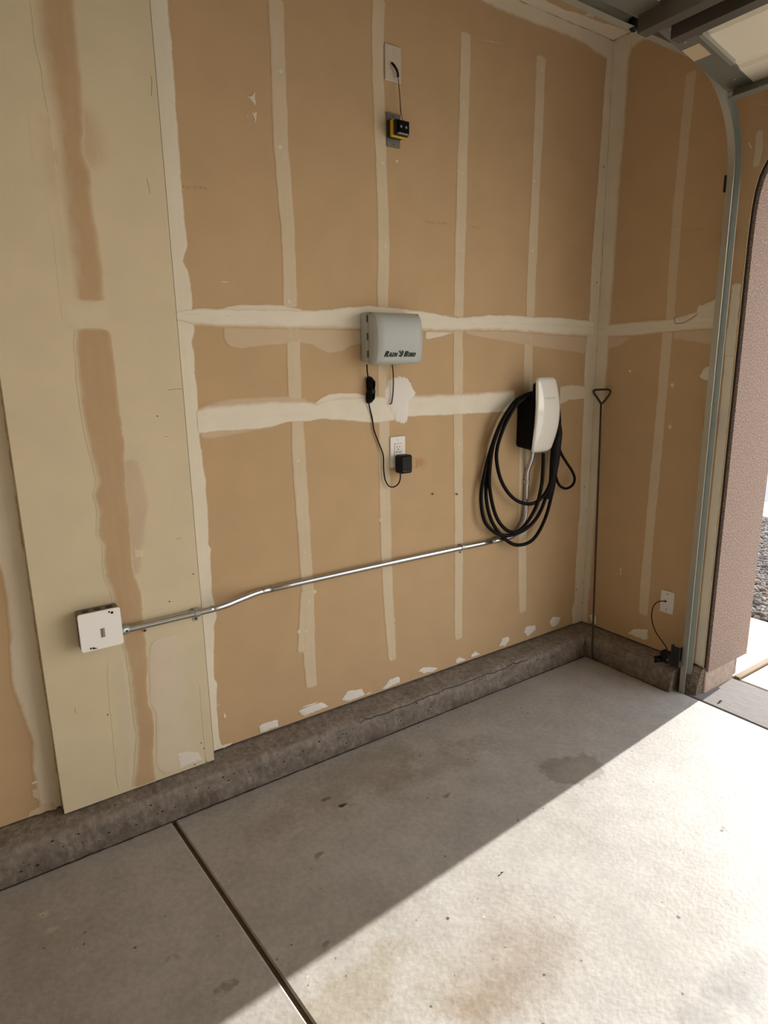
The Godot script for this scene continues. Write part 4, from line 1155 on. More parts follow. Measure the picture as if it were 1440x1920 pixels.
	band(furred, "thin_compound", "panel", PackedVector2Array([Vector2(-2.284, 2.193), Vector2(-2.290, 2.121), Vector2(-2.298, 2.041), Vector2(-2.287, 2.002)]), PackedVector2Array([Vector2(-2.267, 2.203), Vector2(-2.225, 2.165), Vector2(-2.208, 2.108), Vector2(-2.211, 2.053), Vector2(-2.252, 2.000)]), 1, Color(0.625, 0.495, 0.33), 0.0004, 0.001, 0.065, 0.003, CREAM, 0.06)
	band(furred, "thin_compound", "panel", PackedVector2Array([Vector2(-2.256, 0.620), Vector2(-2.274, 0.396), Vector2(-2.258, 0.361), Vector2(-2.268, 0.234), Vector2(-2.274, 0.176), Vector2(-2.266, 0.127)]), PackedVector2Array([Vector2(-2.088, 0.575), Vector2(-2.091, 0.375), Vector2(-2.091, 0.251), Vector2(-2.092, 0.116)]), 1, Color(0.72, 0.625, 0.49), 0.0006, 0.004, 0.12, 0.002, CREAM, 0.05)
	band(furred, "thin_compound", "panel", PackedVector2Array([Vector2(-2.389, 0.583), Vector2(-2.398, 0.418), Vector2(-2.400, 0.246), Vector2(-2.404, 0.128)]), PackedVector2Array([Vector2(-2.333, 0.566), Vector2(-2.333, 0.396), Vector2(-2.340, 0.262), Vector2(-2.363, 0.123)]), 1, Color(0.68, 0.585, 0.445), 0.0006, 0.06, 0.01, 0.002, CREAM, 0.05)
	blob(furred, "compound_patch", "panel", PackedVector2Array([Vector2(-2.206, 0.186), Vector2(-2.166, 0.179), Vector2(-2.126, 0.159), Vector2(-2.117, 0.124), Vector2(-2.202, 0.122)]), Color(0.79, 0.75, 0.68), 0.0012, 0.014, 0.004, CREAM)
	blob(furred, "compound_patch", "panel", PackedVector2Array([Vector2(-2.396, 1.667), Vector2(-2.273, 1.667), Vector2(-2.256, 1.637), Vector2(-2.280, 1.604), Vector2(-2.338, 1.597), Vector2(-2.366, 1.593), Vector2(-2.394, 1.610)]), Color(0.72, 0.63, 0.465), 0.001, 0.05, 0.003, CREAM)
	# corner compound where the wall meets the panel
	band(section, "corner_tape", "main", PackedVector2Array([Vector2(-2.085, 2.56), Vector2(-2.085, 0.112)]), PackedVector2Array([Vector2(-2.004, 2.556), Vector2(-2.006, 2.516), Vector2(-2.005, 2.357), Vector2(-2.007, 2.193), Vector2(-2.009, 2.047), Vector2(-2.007, 1.921), Vector2(-2.004, 1.855), Vector2(-2.018, 1.822), Vector2(-2.022, 1.806), Vector2(-2.008, 1.776), Vector2(-2.005, 1.712), Vector2(-2.005, 1.675), Vector2(-2.006, 1.631), Vector2(-2.006, 1.598), Vector2(-2.016, 1.561), Vector2(-2.011, 1.534), Vector2(-2.014, 1.501), Vector2(-2.015, 1.454), Vector2(-2.011, 1.408), Vector2(-2.013, 1.368), Vector2(-2.017, 1.287), Vector2(-2.017, 1.223), Vector2(-2.015, 1.214), Vector2(-2.007, 1.114), Vector2(-2.009, 1.010), Vector2(-2.016, 0.886), Vector2(-2.007, 0.877), Vector2(-2.016, 0.802), Vector2(-2.017, 0.724), Vector2(-2.005, 0.626), Vector2(-2.020, 0.595), Vector2(-2.036, 0.392), Vector2(-2.027, 0.375), Vector2(-2.033, 0.271), Vector2(-2.033, 0.162), Vector2(-2.030, 0.128), Vector2(-2.020, 0.120)]), 1, SEAM.lerp(MUD, 0.12), 0.0012, 0.001, 0.005, 0.0022, TAN, 0.0)
	blob(section, "compound_patch", "main", PackedVector2Array([Vector2(-2.033, 0.114), Vector2(-2.024, 0.122), Vector2(-1.987, 0.119), Vector2(-1.994, 0.112), Vector2(-2.021, 0.109)]), SEAM, 0.0014, 0.003, 0.002)
	for poly in [PackedVector2Array([Vector2(-2.015, 0.243), Vector2(-2.008, 0.247), Vector2(-2.003, 0.230), Vector2(-2.012, 0.227)]), PackedVector2Array([Vector2(-2.031, 0.291), Vector2(-2.023, 0.289), Vector2(-2.026, 0.283)])]:
		blob(section, "paint_fleck", "main", poly, SEAM, 0.001, 0.002, 0.001)
	# gouges and screw dimples on the panel
	for seg in [PackedVector2Array([Vector2(-2.121, 1.417), Vector2(-2.103, 1.418), Vector2(-2.076, 1.419)]), PackedVector2Array([Vector2(-2.144, 1.274), Vector2(-2.132, 1.274)]), PackedVector2Array([Vector2(-2.139, 0.942), Vector2(-2.121, 0.941)]), PackedVector2Array([Vector2(-2.127, 2.017), Vector2(-2.122, 1.993), Vector2(-2.122, 1.979)]), PackedVector2Array([Vector2(-2.089, 2.288), Vector2(-2.088, 2.271), Vector2(-2.093, 2.237)]), PackedVector2Array([Vector2(-2.496, 0.455), Vector2(-2.495, 0.437)])]:
		var pp := PackedVector3Array()
		for q in seg:
			pp.append(Vector3(q.x, q.y, PZ + 0.0002))
		st = begin()
		tube(st, pp, 0.0009, 4)
		part("gouge", done(st), M.gouge, furred)
	for q in PackedVector2Array([Vector2(-2.161, 1.339), Vector2(-2.178, 0.735), Vector2(-2.093, 0.813), Vector2(-2.405, 0.402), Vector2(-2.146, 0.118), Vector2(-2.104, 0.112), Vector2(-2.117, 0.192), Vector2(-2.110, 0.168), Vector2(-2.264, 0.657), Vector2(-2.108, 0.663)]):
		small_disc(furred, "screw_dimple", Vector3(q.x, q.y, PZ + 0.0004), Vector3.BACK, 0.0022, M.screw)
	# a hairline down the corner bead at the panel's right edge
	var hp := PackedVector3Array()
	for q in PackedVector2Array([Vector2(-2.105, 0.410), Vector2(-2.107, 0.298), Vector2(-2.107, 0.173), Vector2(-2.106, 0.113)]):
		hp.append(Vector3(q.x, q.y, PZ + 0.0002))
	st = begin()
	tube(st, hp, 0.0008, 4)
	part("crack", done(st), M.stamp_ink, furred)
	# the dark hairline where the panel's corner bead ends
	hp = PackedVector3Array()
	for i in 60:
		var y := lerpf(0.109, 2.86, i / 59.0)
		hp.append(Vector3(-2.0748 + 0.0006 * noise.get_noise_1d(y * 9.0), y, PZ - 0.0004))
	st = begin()
	tube(st, hp, 0.0009, 4)
	part("edge_line", done(st), M.screw, furred)
	# recessed wall left of the panel: compound next to the panel
	band(recess, "corner_tape", "main", PackedVector2Array([Vector2(-2.592, 1.617), Vector2(-2.671, 1.036), Vector2(-2.634, 0.914), Vector2(-2.631, 0.815), Vector2(-2.640, 0.692), Vector2(-2.652, 0.569), Vector2(-2.635, 0.445), Vector2(-2.621, 0.361), Vector2(-2.630, 0.309), Vector2(-2.632, 0.272)]), PackedVector2Array([Vector2(-2.566, 1.9), Vector2(-2.566, 0.11)]), 1, SEAM.lerp(MUD, 0.5), 0.001, 0.012, 0.001, 0.003, TAN, 0.0)
	blob(recess, "compound_patch", "main", PackedVector2Array([Vector2(-2.664, 0.110), Vector2(-2.657, 0.126), Vector2(-2.634, 0.130), Vector2(-2.610, 0.142), Vector2(-2.584, 0.127), Vector2(-2.581, 0.102), Vector2(-2.606, 0.107), Vector2(-2.637, 0.106)]), MUD, 0.0014, 0.006, 0.004)
	blob(recess, "compound_patch", "main", PackedVector2Array([Vector2(-2.642, 0.223), Vector2(-2.628, 0.227), Vector2(-2.620, 0.218), Vector2(-2.633, 0.214)]), SEAM, 0.001, 0.004, 0.003)
	blob(recess, "compound_patch", "main", PackedVector2Array([Vector2(-2.641, 0.196), Vector2(-2.626, 0.197), Vector2(-2.617, 0.174), Vector2(-2.628, 0.158), Vector2(-2.641, 0.169)]), MUD, 0.001, 0.006, 0.004)

func nail_spot(parent: Node3D, face: String, q: Vector2):
	blob(parent, "nail_spot", face, circle(rng.randf_range(0.006, 0.011), 9, q), SEAM.lerp(MUD, rng.randf_range(0.45, 0.8)), 0.0016, 0.005, 0.002, MUD)

func small_disc(parent: Node3D, called: String, at: Vector3, n: Vector3, r: float, m: Material):
	var st := begin()
	var ax := n.cross(Vector3.UP).normalized() if absf(n.y) < 0.9 else Vector3.RIGHT
	plate(st, circle(r, 9), at, ax, n.cross(ax), n, 0.0012, 0.0005)
	part(called, done(st), m, parent)

# worn ink-jet marks on the paper: short broken strokes, too faded to read
func stamp(face: String, line: PackedVector2Array, size: float):
	var st := begin()
	var a := face_point(face, line[0].x, line[0].y, 0.0003)
	var b := face_point(face, line[1].x, line[1].y, 0.0003)
	ink_row(st, a, b, face_normal(face), size)
	part("faint_print", done(st), M.stamp_ink, section if face == "main" else front_section)

func ink_row(st: SurfaceTool, a: Vector3, b: Vector3, n: Vector3, size: float):
	var ax := (b - a).normalized()
	var up := n.cross(ax)
	var x := 0.0
	while x < a.distance_to(b):
		var w := size * rng.randf_range(0.12, 0.26)
		if rng.randf() < 0.8:
			var y0 := size * rng.randf_range(0.0, 0.35)
			var y1 := size * rng.randf_range(0.6, 1.0)
			var p := a + ax * x
			oquad(st, p + up * y0, p + ax * w + up * y0, p + ax * w + up * y1, p + up * y1, p - n)
		x += w + size * rng.randf_range(0.1, 0.4)

# ------------------------------------------------------------------ garage door track
func build_track():
	var t := thing("door_track", "galvanized steel door track rising from the floor and curving to run under the ceiling", "track", Vector3(-0.075, 0.0, 0.645))
	var path := PackedVector3Array()
	var zc := 0.0
	var r := 0.355
	var top := 2.524
	path.append(Vector3(-0.075, 0.0, zc))
	for i in 17:
		path.append(Vector3(-0.075, lerpf(0.12, top - r, i / 16.0), zc))
	for i in range(1, 17):
		var a := PI / 2 * i / 16.0
		path.append(Vector3(-0.075 - r + r * cos(a), top - r + r * sin(a), zc))
	path.append(Vector3(-1.0, top, zc))
	path.append(Vector3(-2.0, top, zc))
	path.append(Vector3(-3.3, top, zc))
	# C-shaped cross-section: web towards the wall, two lips
	var prof := [[-0.026, 0.660], [-0.026, 0.634], [0.026, 0.634], [0.026, 0.660], [0.0240, 0.660], [0.0240, 0.636], [-0.0240, 0.636], [-0.0240, 0.660]]
	var rings := []
	for i in path.size():
		var a := path[max(0, i - 1)]
		var b := path[min(path.size() - 1, i + 1)]
		var dir := (b - a).normalized()
		var nrm := Vector3(dir.y, -dir.x, 0.0)       # to the right of travel: outside of the curve
		var ring := []
		for q in prof:
			ring.append(path[i] + nrm * q[0] + Vector3(0, 0, q[1]))
		rings.append(ring)
	for pc in [[0, 18, "vertical_rail"], [18, path.size() - 1, "curved_rail"]]:
		var st := begin()
		for i in range(pc[0], pc[1]):
			for k in prof.size():
				var l: int = (k + 1) % prof.size()
				quad(st, rings[i][k], rings[i + 1][k], rings[i + 1][l], rings[i][l])
		part(pc[2], done(st), M.galv, t)
	# splice plate, angle bracket at the header, clips to the wall
	var st2 := begin()
	box(st2, Vector3(-0.106, 2.11, 0.626), Vector3(-0.050, 2.17, 0.632), 0.001)
	part("splice_plate", done(st2), M.dark_steel, t)
	for y in [0.30, 1.22, 1.95]:
		st2 = begin()
		box(st2, Vector3(-0.075, y - 0.03, 0.618), Vector3(-0.002, y + 0.03, 0.622), 0.001)
		var jb := part("jamb_bracket", done(st2), M.dark_steel, t)
		small_disc(jb, "bolt", Vector3(-0.07, y, 0.636), Vector3.BACK, 0.006, M.screw)
	# ceiling hanger far back, so the rail is carried
	st2 = begin()
	box(st2, Vector3(-2.52, 2.55, 0.640), Vector3(-2.48, H, 0.644), 0.001)
	part("hanger_strap", done(st2), M.dull_galv, t)

# ------------------------------------------------------------------ overhead door, open
func build_door():
	var t := thing("garage_door", "open overhead sectional door with cream inner skin, steel struts and end stiles", "garage door", Vector3(-0.27, 2.39, 3.0))
	var z0 := 0.705
	var z1 := 5.58
	# side profile of the sections: from, to (inner face), each leans along the track
	var secs := [[Vector2(-0.265, 2.400), Vector2(-0.725, 2.492)], [Vector2(-0.735, 2.494), Vector2(-1.265, 2.500)], [Vector2(-1.275, 2.500), Vector2(-1.805, 2.500)], [Vector2(-1.815, 2.500), Vector2(-2.345, 2.500)]]
	for i in secs.size():
		var a: Vector2 = secs[i][0]
		var b: Vector2 = secs[i][1]
		var d := (b - a).normalized()
		var up := Vector2(-d.y, d.x)
		if up.y < 0.0:
			up = -up
		var st := begin()
		# inner skin with two shallow pressed ribs across the width
		var prof := []
		var L := a.distance_to(b)
		for q in [[0.0, 0.0], [0.10, 0.0], [0.115, 0.006], [0.135, 0.006], [0.15, 0.0], [L - 0.15, 0.0], [L - 0.135, 0.006], [L - 0.115, 0.006], [L - 0.10, 0.0], [L, 0.0], [L, 0.045], [0.0, 0.045]]:
			prof.append(a + d * q[0] + up * (q[1]))
		var r0 := []
		var r1 := []
		for q in prof:
			r0.append(Vector3(q.x, q.y, z0))
			r1.append(Vector3(q.x, q.y, z1))
		loft(st, [r0, r1])
		var sec := part("door_section", done(st), M.door_skin, t)
		# end stiles in galvanized sheet
		for zz in [[z0 - 0.002, z0 + 0.085], [z1 - 0.085, z1 + 0.002]]:
			st = begin()
			slanted_box(st, a + d * 0.004, d, up, L - 0.008, -0.003, 0.047, zz[0], zz[1])
			part("end_stile", done(st), M.dull_galv, sec, "galvanized end stile")
			if zz[0] < 1.0:
				# folded lip along the stile's inner edge, and rivets
				st = begin()
				slanted_box(st, a + d * 0.155, d, up, 0.20, -0.014, 0.0, zz[1], zz[1] + 0.014)
				part("stile_lip", done(st), M.galv, sec)
				for q in [[0.06, 0.05], [L - 0.07, 0.022], [L - 0.07, 0.048], [L - 0.10, 0.068], [L - 0.13, 0.030], [L - 0.045, 0.03]]:
					var p: Vector2 = a + d * q[0] - up * 0.003
					small_disc(sec, "rivet", Vector3(p.x, p.y, z0 + q[1]), Vector3(-up.x, -up.y, 0), 0.0045, M.galv)
	# label stuck on the bottom section's stile
	var s0: Node3D = t.get_node("door_section")
	var a0: Vector2 = secs[0][0]
	var dd: Vector2 = (secs[0][1] - secs[0][0]).normalized()
	var uu := Vector2(-dd.y, dd.x)
	if uu.y < 0.0:
		uu = -uu
	var st3 := begin()
	slanted_box(st3, a0 + dd * 0.235, dd, uu, 0.075, -0.0042, -0.0030, 0.707, 0.765)
	part("paper_label", done(st3), M.paper, s0, "torn brown paper label")
	# stiffener along the bottom edge
	st3 = begin()
	slanted_box(st3, a0 + dd * 0.002, dd, uu, 0.003, -0.036, 0.0, 0.722, 5.58)
	slanted_box(st3, a0 + dd * 0.002, dd, uu, 0.026, -0.039, -0.036, 0.722, 5.58)
	part("bottom_stiffener", done(st3), M.dull_galv, t)
	# bottom retainer and rubber seal
	st3 = begin()
	slanted_box(st3, a0 - dd * 0.014, dd, uu, 0.016, -0.004, 0.05, 0.70, 5.585)
	part("bottom_retainer", done(st3), M.dull_galv, t)
	st3 = begin()
	slanted_box(st3, a0 - dd * 0.03, dd, uu, 0.017, 0.006, 0.04, 0.70, 5.585)
	part("bottom_seal", done(st3), M.seal, t)
	# U-shaped stiffening struts across the width
	for x in [-0.700, -0.795, -1.24]:
		st3 = begin()
		var y := 2.484 if x > -0.75 else 2.496
		var zs := 0.765 if x > -0.75 else 0.715
		for bx in [[-0.022, -0.050, -0.019, 0.0], [0.019, -0.050, 0.022, 0.0], [-0.022, -0.053, 0.022, -0.050], [-0.034, -0.003, -0.019, 0.0], [0.019, -0.003, 0.034, 0.0]]:
			box(st3, Vector3(x + bx[0], y + bx[1], zs), Vector3(x + bx[2], y + bx[3], 5.55))
		part("strut", done(st3), M.strut, t)
	# hinge and roller at the first joint, and at the bottom corner
	for q in [[-0.745, 2.512], [-1.27, 2.520]]:
		st3 = begin()
		var pts := PackedVector3Array([Vector3(q[0], q[1], 0.668), Vector3(q[0], q[1], 0.735)])
		tube(st3, pts, 0.0055, 10)
		var ro := part("roller", done(st3), M.galv, t)
		st3 = begin()
		tube(st3, PackedVector3Array([Vector3(q[0], q[1], 0.640), Vector3(q[0], q[1], 0.643), Vector3(q[0], q[1], 0.657), Vector3(q[0], q[1], 0.660)]), [0.018, 0.021, 0.021, 0.018], 16)
		part("wheel", done(st3), M.black, ro)
		st3 = begin()
		box(st3, Vector3(q[0] - 0.03, q[1] - 0.032, 0.69), Vector3(q[0] + 0.03, q[1] - 0.026, 0.76), 0.001)
		box(st3, Vector3(q[0] - 0.016, q[1] - 0.03, 0.69), Vector3(q[0] + 0.016, q[1] + 0.012, 0.694), 0.001)
		part("hinge", done(st3), M.dark_steel, ro)

func slanted_box(st: SurfaceTool, a: Vector2, d: Vector2, up: Vector2, length: float, lo: float, hi: float, z0: float, z1: float):
	var r0 := []
	var r1 := []
	for q in [[0.0, lo], [length, lo], [length, hi], [0.0, hi]]:
		var p: Vector2 = a + d * q[0] + up * q[1]
		r0.append(Vector3(p.x, p.y, z0))
		r1.append(Vector3(p.x, p.y, z1))
	loft(st, [r0, r1])

# ------------------------------------------------------------------ junction box and conduit
func build_junction_box():
	var c := Vector3(-2.402, 0.7105, PZ)
	var t := thing("junction_box", "square steel junction box with a white cover on the furred panel", "electrical box", c)
	var s := 0.0595
	var st := begin()
	box(st, c + Vector3(-s, -s, 0.0006), c + Vector3(s, s, 0.050), 0.004)
	part("box_body", done(st), M.box_steel, t)
	# knockouts on top and on the left side
	for x in [-0.034, 0.0, 0.034]:
		st = begin()
		plate(st, circle(0.011, 16), c + Vector3(x, s, 0.027), Vector3.RIGHT, Vector3.BACK, Vector3.UP, 0.0012, 0.0004)
		part("knockout", done(st), M.dark_steel, t)
	for y in [-0.03, 0.03]:
		st = begin()
		plate(st, circle(0.011, 16), c + Vector3(-s, y, 0.027), Vector3.BACK, Vector3.UP, Vector3.LEFT, 0.0010, 0.0004)
		part("knockout", done(st), M.box_steel, t)
	st = begin()
	plate(st, rrect(0.121, 0.121, 0.008, 5), c + Vector3(0, 0, 0.050), Vector3.RIGHT, Vector3.UP, Vector3.BACK, 0.0028, 0.0012)
	var cov := part("cover", done(st), M.white_paint, t, "white cover plate")
	# keyhole slots: a dark hole with a screw beside it
	small_disc(cov, "screw_hole", c + Vector3(0.0365, 0.0475, 0.0524), Vector3.BACK, 0.0042, M.dark_gap)
	small_disc(cov, "screw", c + Vector3(0.0285, 0.0515, 0.0524), Vector3.BACK, 0.0032, M.screw)
	small_disc(cov, "screw", c + Vector3(-0.034, -0.0515, 0.0524), Vector3.BACK, 0.0034, M.screw)
	st = begin()
	plate(st, PackedVector2Array([Vector2(-0.002, -0.003), Vector2(0.014, -0.004), Vector2(0.0, 0.004)]), c + Vector3(-0.0285, -0.0525, 0.0524), Vector3.RIGHT, Vector3.UP, Vector3.BACK, 0.0008)
	part("screw_slot", done(st), M.dark_gap, cov)
	# barcode sticker
	var o := c + Vector3(0.0042, -0.010, 0.0526)
	st = begin()
	plate(st, rrect(0.013, 0.030, 0.0006, 1), o, Vector3.RIGHT, Vector3.UP, Vector3.BACK, 0.0004)
	var lab := part("barcode_label", done(st), M.label_grey, cov, "small grey barcode sticker")
	st = begin()
	var y := -0.0138
	var k := 0
	while y < 0.0135:
		var h: float = [0.0006, 0.0012, 0.0004, 0.0009, 0.0016][k % 5]
		box(st, o + Vector3(-0.0056, y, 0.0003), o + Vector3(0.0016, y + h, 0.0006))
		y += h + [0.0008, 0.0005, 0.0011][k % 3]
		k += 1
	for q in [[-0.0135, -0.006], [-0.004, 0.0015], [0.003, 0.006], [0.0085, 0.0135]]:
		box(st, o + Vector3(0.0032, q[0], 0.0003), o + Vector3(0.0044, q[1], 0.0006))
	part("barcode_print", done(st), M.dark_ink, cov)

func build_conduit():
	var r := 0.0117
	var za := PZ + 0.0165
	var zb := 0.0155
	var pts := PackedVector3Array()
	pts.append_array(PackedVector3Array([Vector3(-2.345, 0.680, za), Vector3(-2.25, 0.680, za), Vector3(-2.12, 0.681, za), Vector3(-2.05, 0.682, za), Vector3(-2.02, 0.6825, za - 0.001)]))
	pts.append_array(PackedVector3Array([Vector3(-1.985, 0.683, za - 0.008), Vector3(-1.95, 0.684, za - 0.020), Vector3(-1.91, 0.685, zb + 0.018), Vector3(-1.875, 0.686, zb + 0.007), Vector3(-1.84, 0.687, zb + 0.001), Vector3(-1.80, 0.687, zb)]))
	pts.append_array(PackedVector3Array([Vector3(-1.4, 0.687, zb), Vector3(-0.9, 0.683, zb), Vector3(-0.66, 0.680, zb)]))
	for i in range(1, 9):
		var a := PI / 2 * i / 8.0
		pts.append(Vector3(-0.60 + 0.118 * sin(a), 0.798 - 0.118 * cos(a), zb))
	pts.append_array(PackedVector3Array([Vector3(-0.481, 0.86, zb), Vector3(-0.480, 0.95, zb), Vector3(-0.479, 0.985, zb + 0.002), Vector3(-0.478, 1.02, zb + 0.014), Vector3(-0.477, 1.045, zb + 0.023), Vector3(-0.476, 1.07, zb + 0.027), Vector3(-0.476, 1.105, zb + 0.028)]))
	var t := thing("conduit", "shiny steel conduit running from the junction box across the wall and up to the charger", "conduit", Vector3(-1.4, 0.687, 0.0))
	var st := begin(true)
	var sp := spline(pts, 4)
	for run in [[0, 13, "straight_run"], [13, 40, "offset_bend"], [40, 51, "straight_run"], [51, sp.size() - 1, "upright_run"]]:
		st = begin(true)
		tube(st, sp.slice(run[0], run[1] + 1), r, 16)
		part(run[2], done(st), M.emt, t)
	st = begin(true)
	tube(st, PackedVector3Array([Vector3(-2.340, 0.680, za), Vector3(-2.338, 0.680, za), Vector3(-2.316, 0.680, za), Vector3(-2.315, 0.680, za)]), [0.0165, 0.0165, 0.0150, 0.0120], 16)
	var con := part("connector", done(st), M.galv, t, "set-screw connector at the box")
	small_disc(con, "set_screw", Vector3(-2.325, 0.680, za + 0.0152), Vector3.BACK, 0.004, M.screw)
	# one-hole straps
	strap(Vector3(-2.098, 0.681, PZ), Vector3.RIGHT, za - PZ, "steel pipe strap on the furred panel beside its right edge")
	strap(PackedVector2Array([Vector2(-0.879, 0.668)])[0], Vector3.RIGHT, zb, "steel pipe strap holding the conduit on the third stud strip")
	strap(Vector3(-0.4805, 0.935, 0.0), Vector3.UP, zb, "steel pipe strap on the upright conduit below the charger")

func strap(at, dir: Vector3, h: float, label: String):
	var p: Vector3 = Vector3(at.x, 0.684, 0.0) if at is Vector2 else at
	var t := thing("pipe_strap", label, "pipe strap", p, "pipe straps on the conduit")
	var side := Vector3.BACK.cross(dir)       # across the tube, in the wall plane
	if side.y > 0.1 or side.x < -0.1:
		side = -side
	var st := begin()
	var ro := 0.0140
	var ri := 0.0119
	var w := 0.0085
	var outer := []
	var inner := []
	outer.append(Vector2(-ro, -h + 0.0005))
	inner.append(Vector2(-ri, -h + 0.0005))
	for i in 13:
		var a := PI - PI * i / 12.0
		outer.append(Vector2(cos(a), sin(a)) * ro)
		inner.append(Vector2(cos(a), sin(a)) * ri)
	outer.append(Vector2(ro, -h + 0.003))
	inner.append(Vector2(ri, -h + 0.003))
	for i in outer.size() - 1:
		var q := []
		for v in [outer[i], outer[i + 1], inner[i + 1], inner[i]]:
			q.append(p + Vector3(0, 0, h) + side * v.x + Vector3.BACK * v.y)
		var r0 := []
		var r1 := []
		for v in q:
			r0.append(v - dir * w)
			r1.append(v + dir * w)
		loft(st, [r0, r1])
	part("saddle", done(st), M.galv, t)
	st = begin()
	var o := p + side * (ro + 0.010)
	plate(st, rrect(0.020, 0.017, 0.005, 4), o + Vector3.BACK * 0.0005, side, dir, Vector3.BACK, 0.0022, 0.0005)
	part("tab", done(st), M.galv, t)
	small_disc(t, "screw_head", o + side * 0.001 + Vector3.BACK * 0.0026, Vector3.BACK, 0.0052, M.screw)

# ------------------------------------------------------------------ sprinkler controller
func build_controller():
	var xl := -1.381
	var xr := -1.156
	var t := thing("sprinkler_controller", "light grey plastic irrigation controller box with green lettering, high on the wall seam", "controller", Vector3(-1.27, 1.487, 0.0))
	var st := begin()
	box(st, Vector3(xl - 0.001, 1.494, 0.0035), Vector3(xr + 0.002, 1.672, 0.056), 0.006)
	part("back_case", done(st), M.beige_plastic, t)
	for y in [1.522, 1.585, 1.648]:
		st = begin()
		box(st, Vector3(xl - 0.0025, y - 0.013, 0.049), Vector3(xl + 0.004, y + 0.013, 0.0535), 0.0008)
		part("hinge_slot", done(st), M.gouge_dark, t)
	# bulged door
	st = begin(true)
	var rings := []
	var ys := [1.4850, 1.4853, 1.4875, 1.493, 1.503, 1.52, 1.545, 1.575, 1.605, 1.63, 1.648, 1.660, 1.667, 1.6695, 1.670]
	for i in ys.size():
		var y: float = ys[i]
		var ring := []
		var z := front_z(y)
		var inset := 0.0
		if i == 0 or i == ys.size() - 1:
			inset = 0.006
		elif i == 1 or i == ys.size() - 2:
			inset = 0.0035
		elif i == 2 or i == ys.size() - 3:
			inset = 0.001
		var xa := xl + inset
		var xb := xr - inset
		for q in [[xa, 0.0575], [xa - 0.0005, 0.066], [xa + 0.0005, z - 0.016], [xa + 0.003, z - 0.010], [xa + 0.008, z - 0.0045], [xa + 0.0115, z - 0.0008], [xa + 0.0125, z]]:
			ring.append(Vector3(q[0], y, q[1]))
		for k in range(1, 6):
			ring.append(Vector3(lerpf(xa + 0.0125, xb - 0.0125, k / 6.0), y, z + 0.0012 * sin(PI * k / 6.0)))
		for q in [[xb - 0.0125, z], [xb - 0.0115, z - 0.0008], [xb - 0.008, z - 0.0045], [xb - 0.003, z - 0.010], [xb - 0.0005, z - 0.016], [xb + 0.0005, 0.066], [xb, 0.0575]]:
			ring.append(Vector3(q[0], y, q[1]))
		rings.append(ring)
	loft(st, rings)
	var door := part("case_door", done(st), M.beige_plastic, t, "bulged front door")
	# lettering in slanted small capitals, with a swallow between the words
	st = begin()
	var y0 := 1.5115
	var z0 := front_z(y0) + 0.0016
	var z1 := front_z(y0 + 0.021) + 0.0022
	var ay := Vector3(0, 0.021, z1 - z0).normalized()
	var n := Vector3.RIGHT.cross(ay)
	var ax := Vector3.RIGHT
	var x := -1.3405
	for w in [["R", 0.0205, 0.0], ["AIN", 0.0150, 0.0175], ["B", 0.0205, 0.088], ["IRD", 0.0150, 0.1055]]:
		lettering(st, w[0], w[1], Vector3(x + w[2], y0, z0), ax, ay, n, 0.36, 700)
	part("lettering", done(st), M.green_ink, door, "dark green slanted lettering")
	st = begin()
	for poly in [[[0.009, 0.002], [0.016, 0.0085], [0.0195, 0.028], [0.029, 0.0205], [0.0235, 0.0125], [0.0295, 0.0095], [0.0225, 0.0065], [0.015, -0.001]], [[0.0, 0.0235], [0.007, 0.0262], [0.0205, 0.0135], [0.0145, 0.0075], [0.009, 0.0135]], [[-0.001, 0.006], [0.010, -0.001], [0.019, 0.001], [0.014, 0.0095]]]:
		var pp := PackedVector2Array()
		for q in poly:
			pp.append(Vector2(q[0] * 0.82, q[1] * 0.88))
		plate(st, pp, Vector3(x + 0.0635, y0, z0), ax, ay, n, 0.0006)
	part("swallow_emblem", done(st), M.green_ink, door, "green swallow emblem")

func front_z(y: float) -> float:
	var s := clampf((y - 1.485) / 0.185, 0.0, 1.0)
	var z := 0.088 + 0.017 * sin(PI * clampf(s * 0.92 + 0.06, 0.0, 1.0))
	if s < 0.04:
		z -= 0.012 * pow(1.0 - s / 0.04, 2)
	if s > 0.90:
		z -= 0.022 * pow((s - 0.90) / 0.10, 2)
	return z

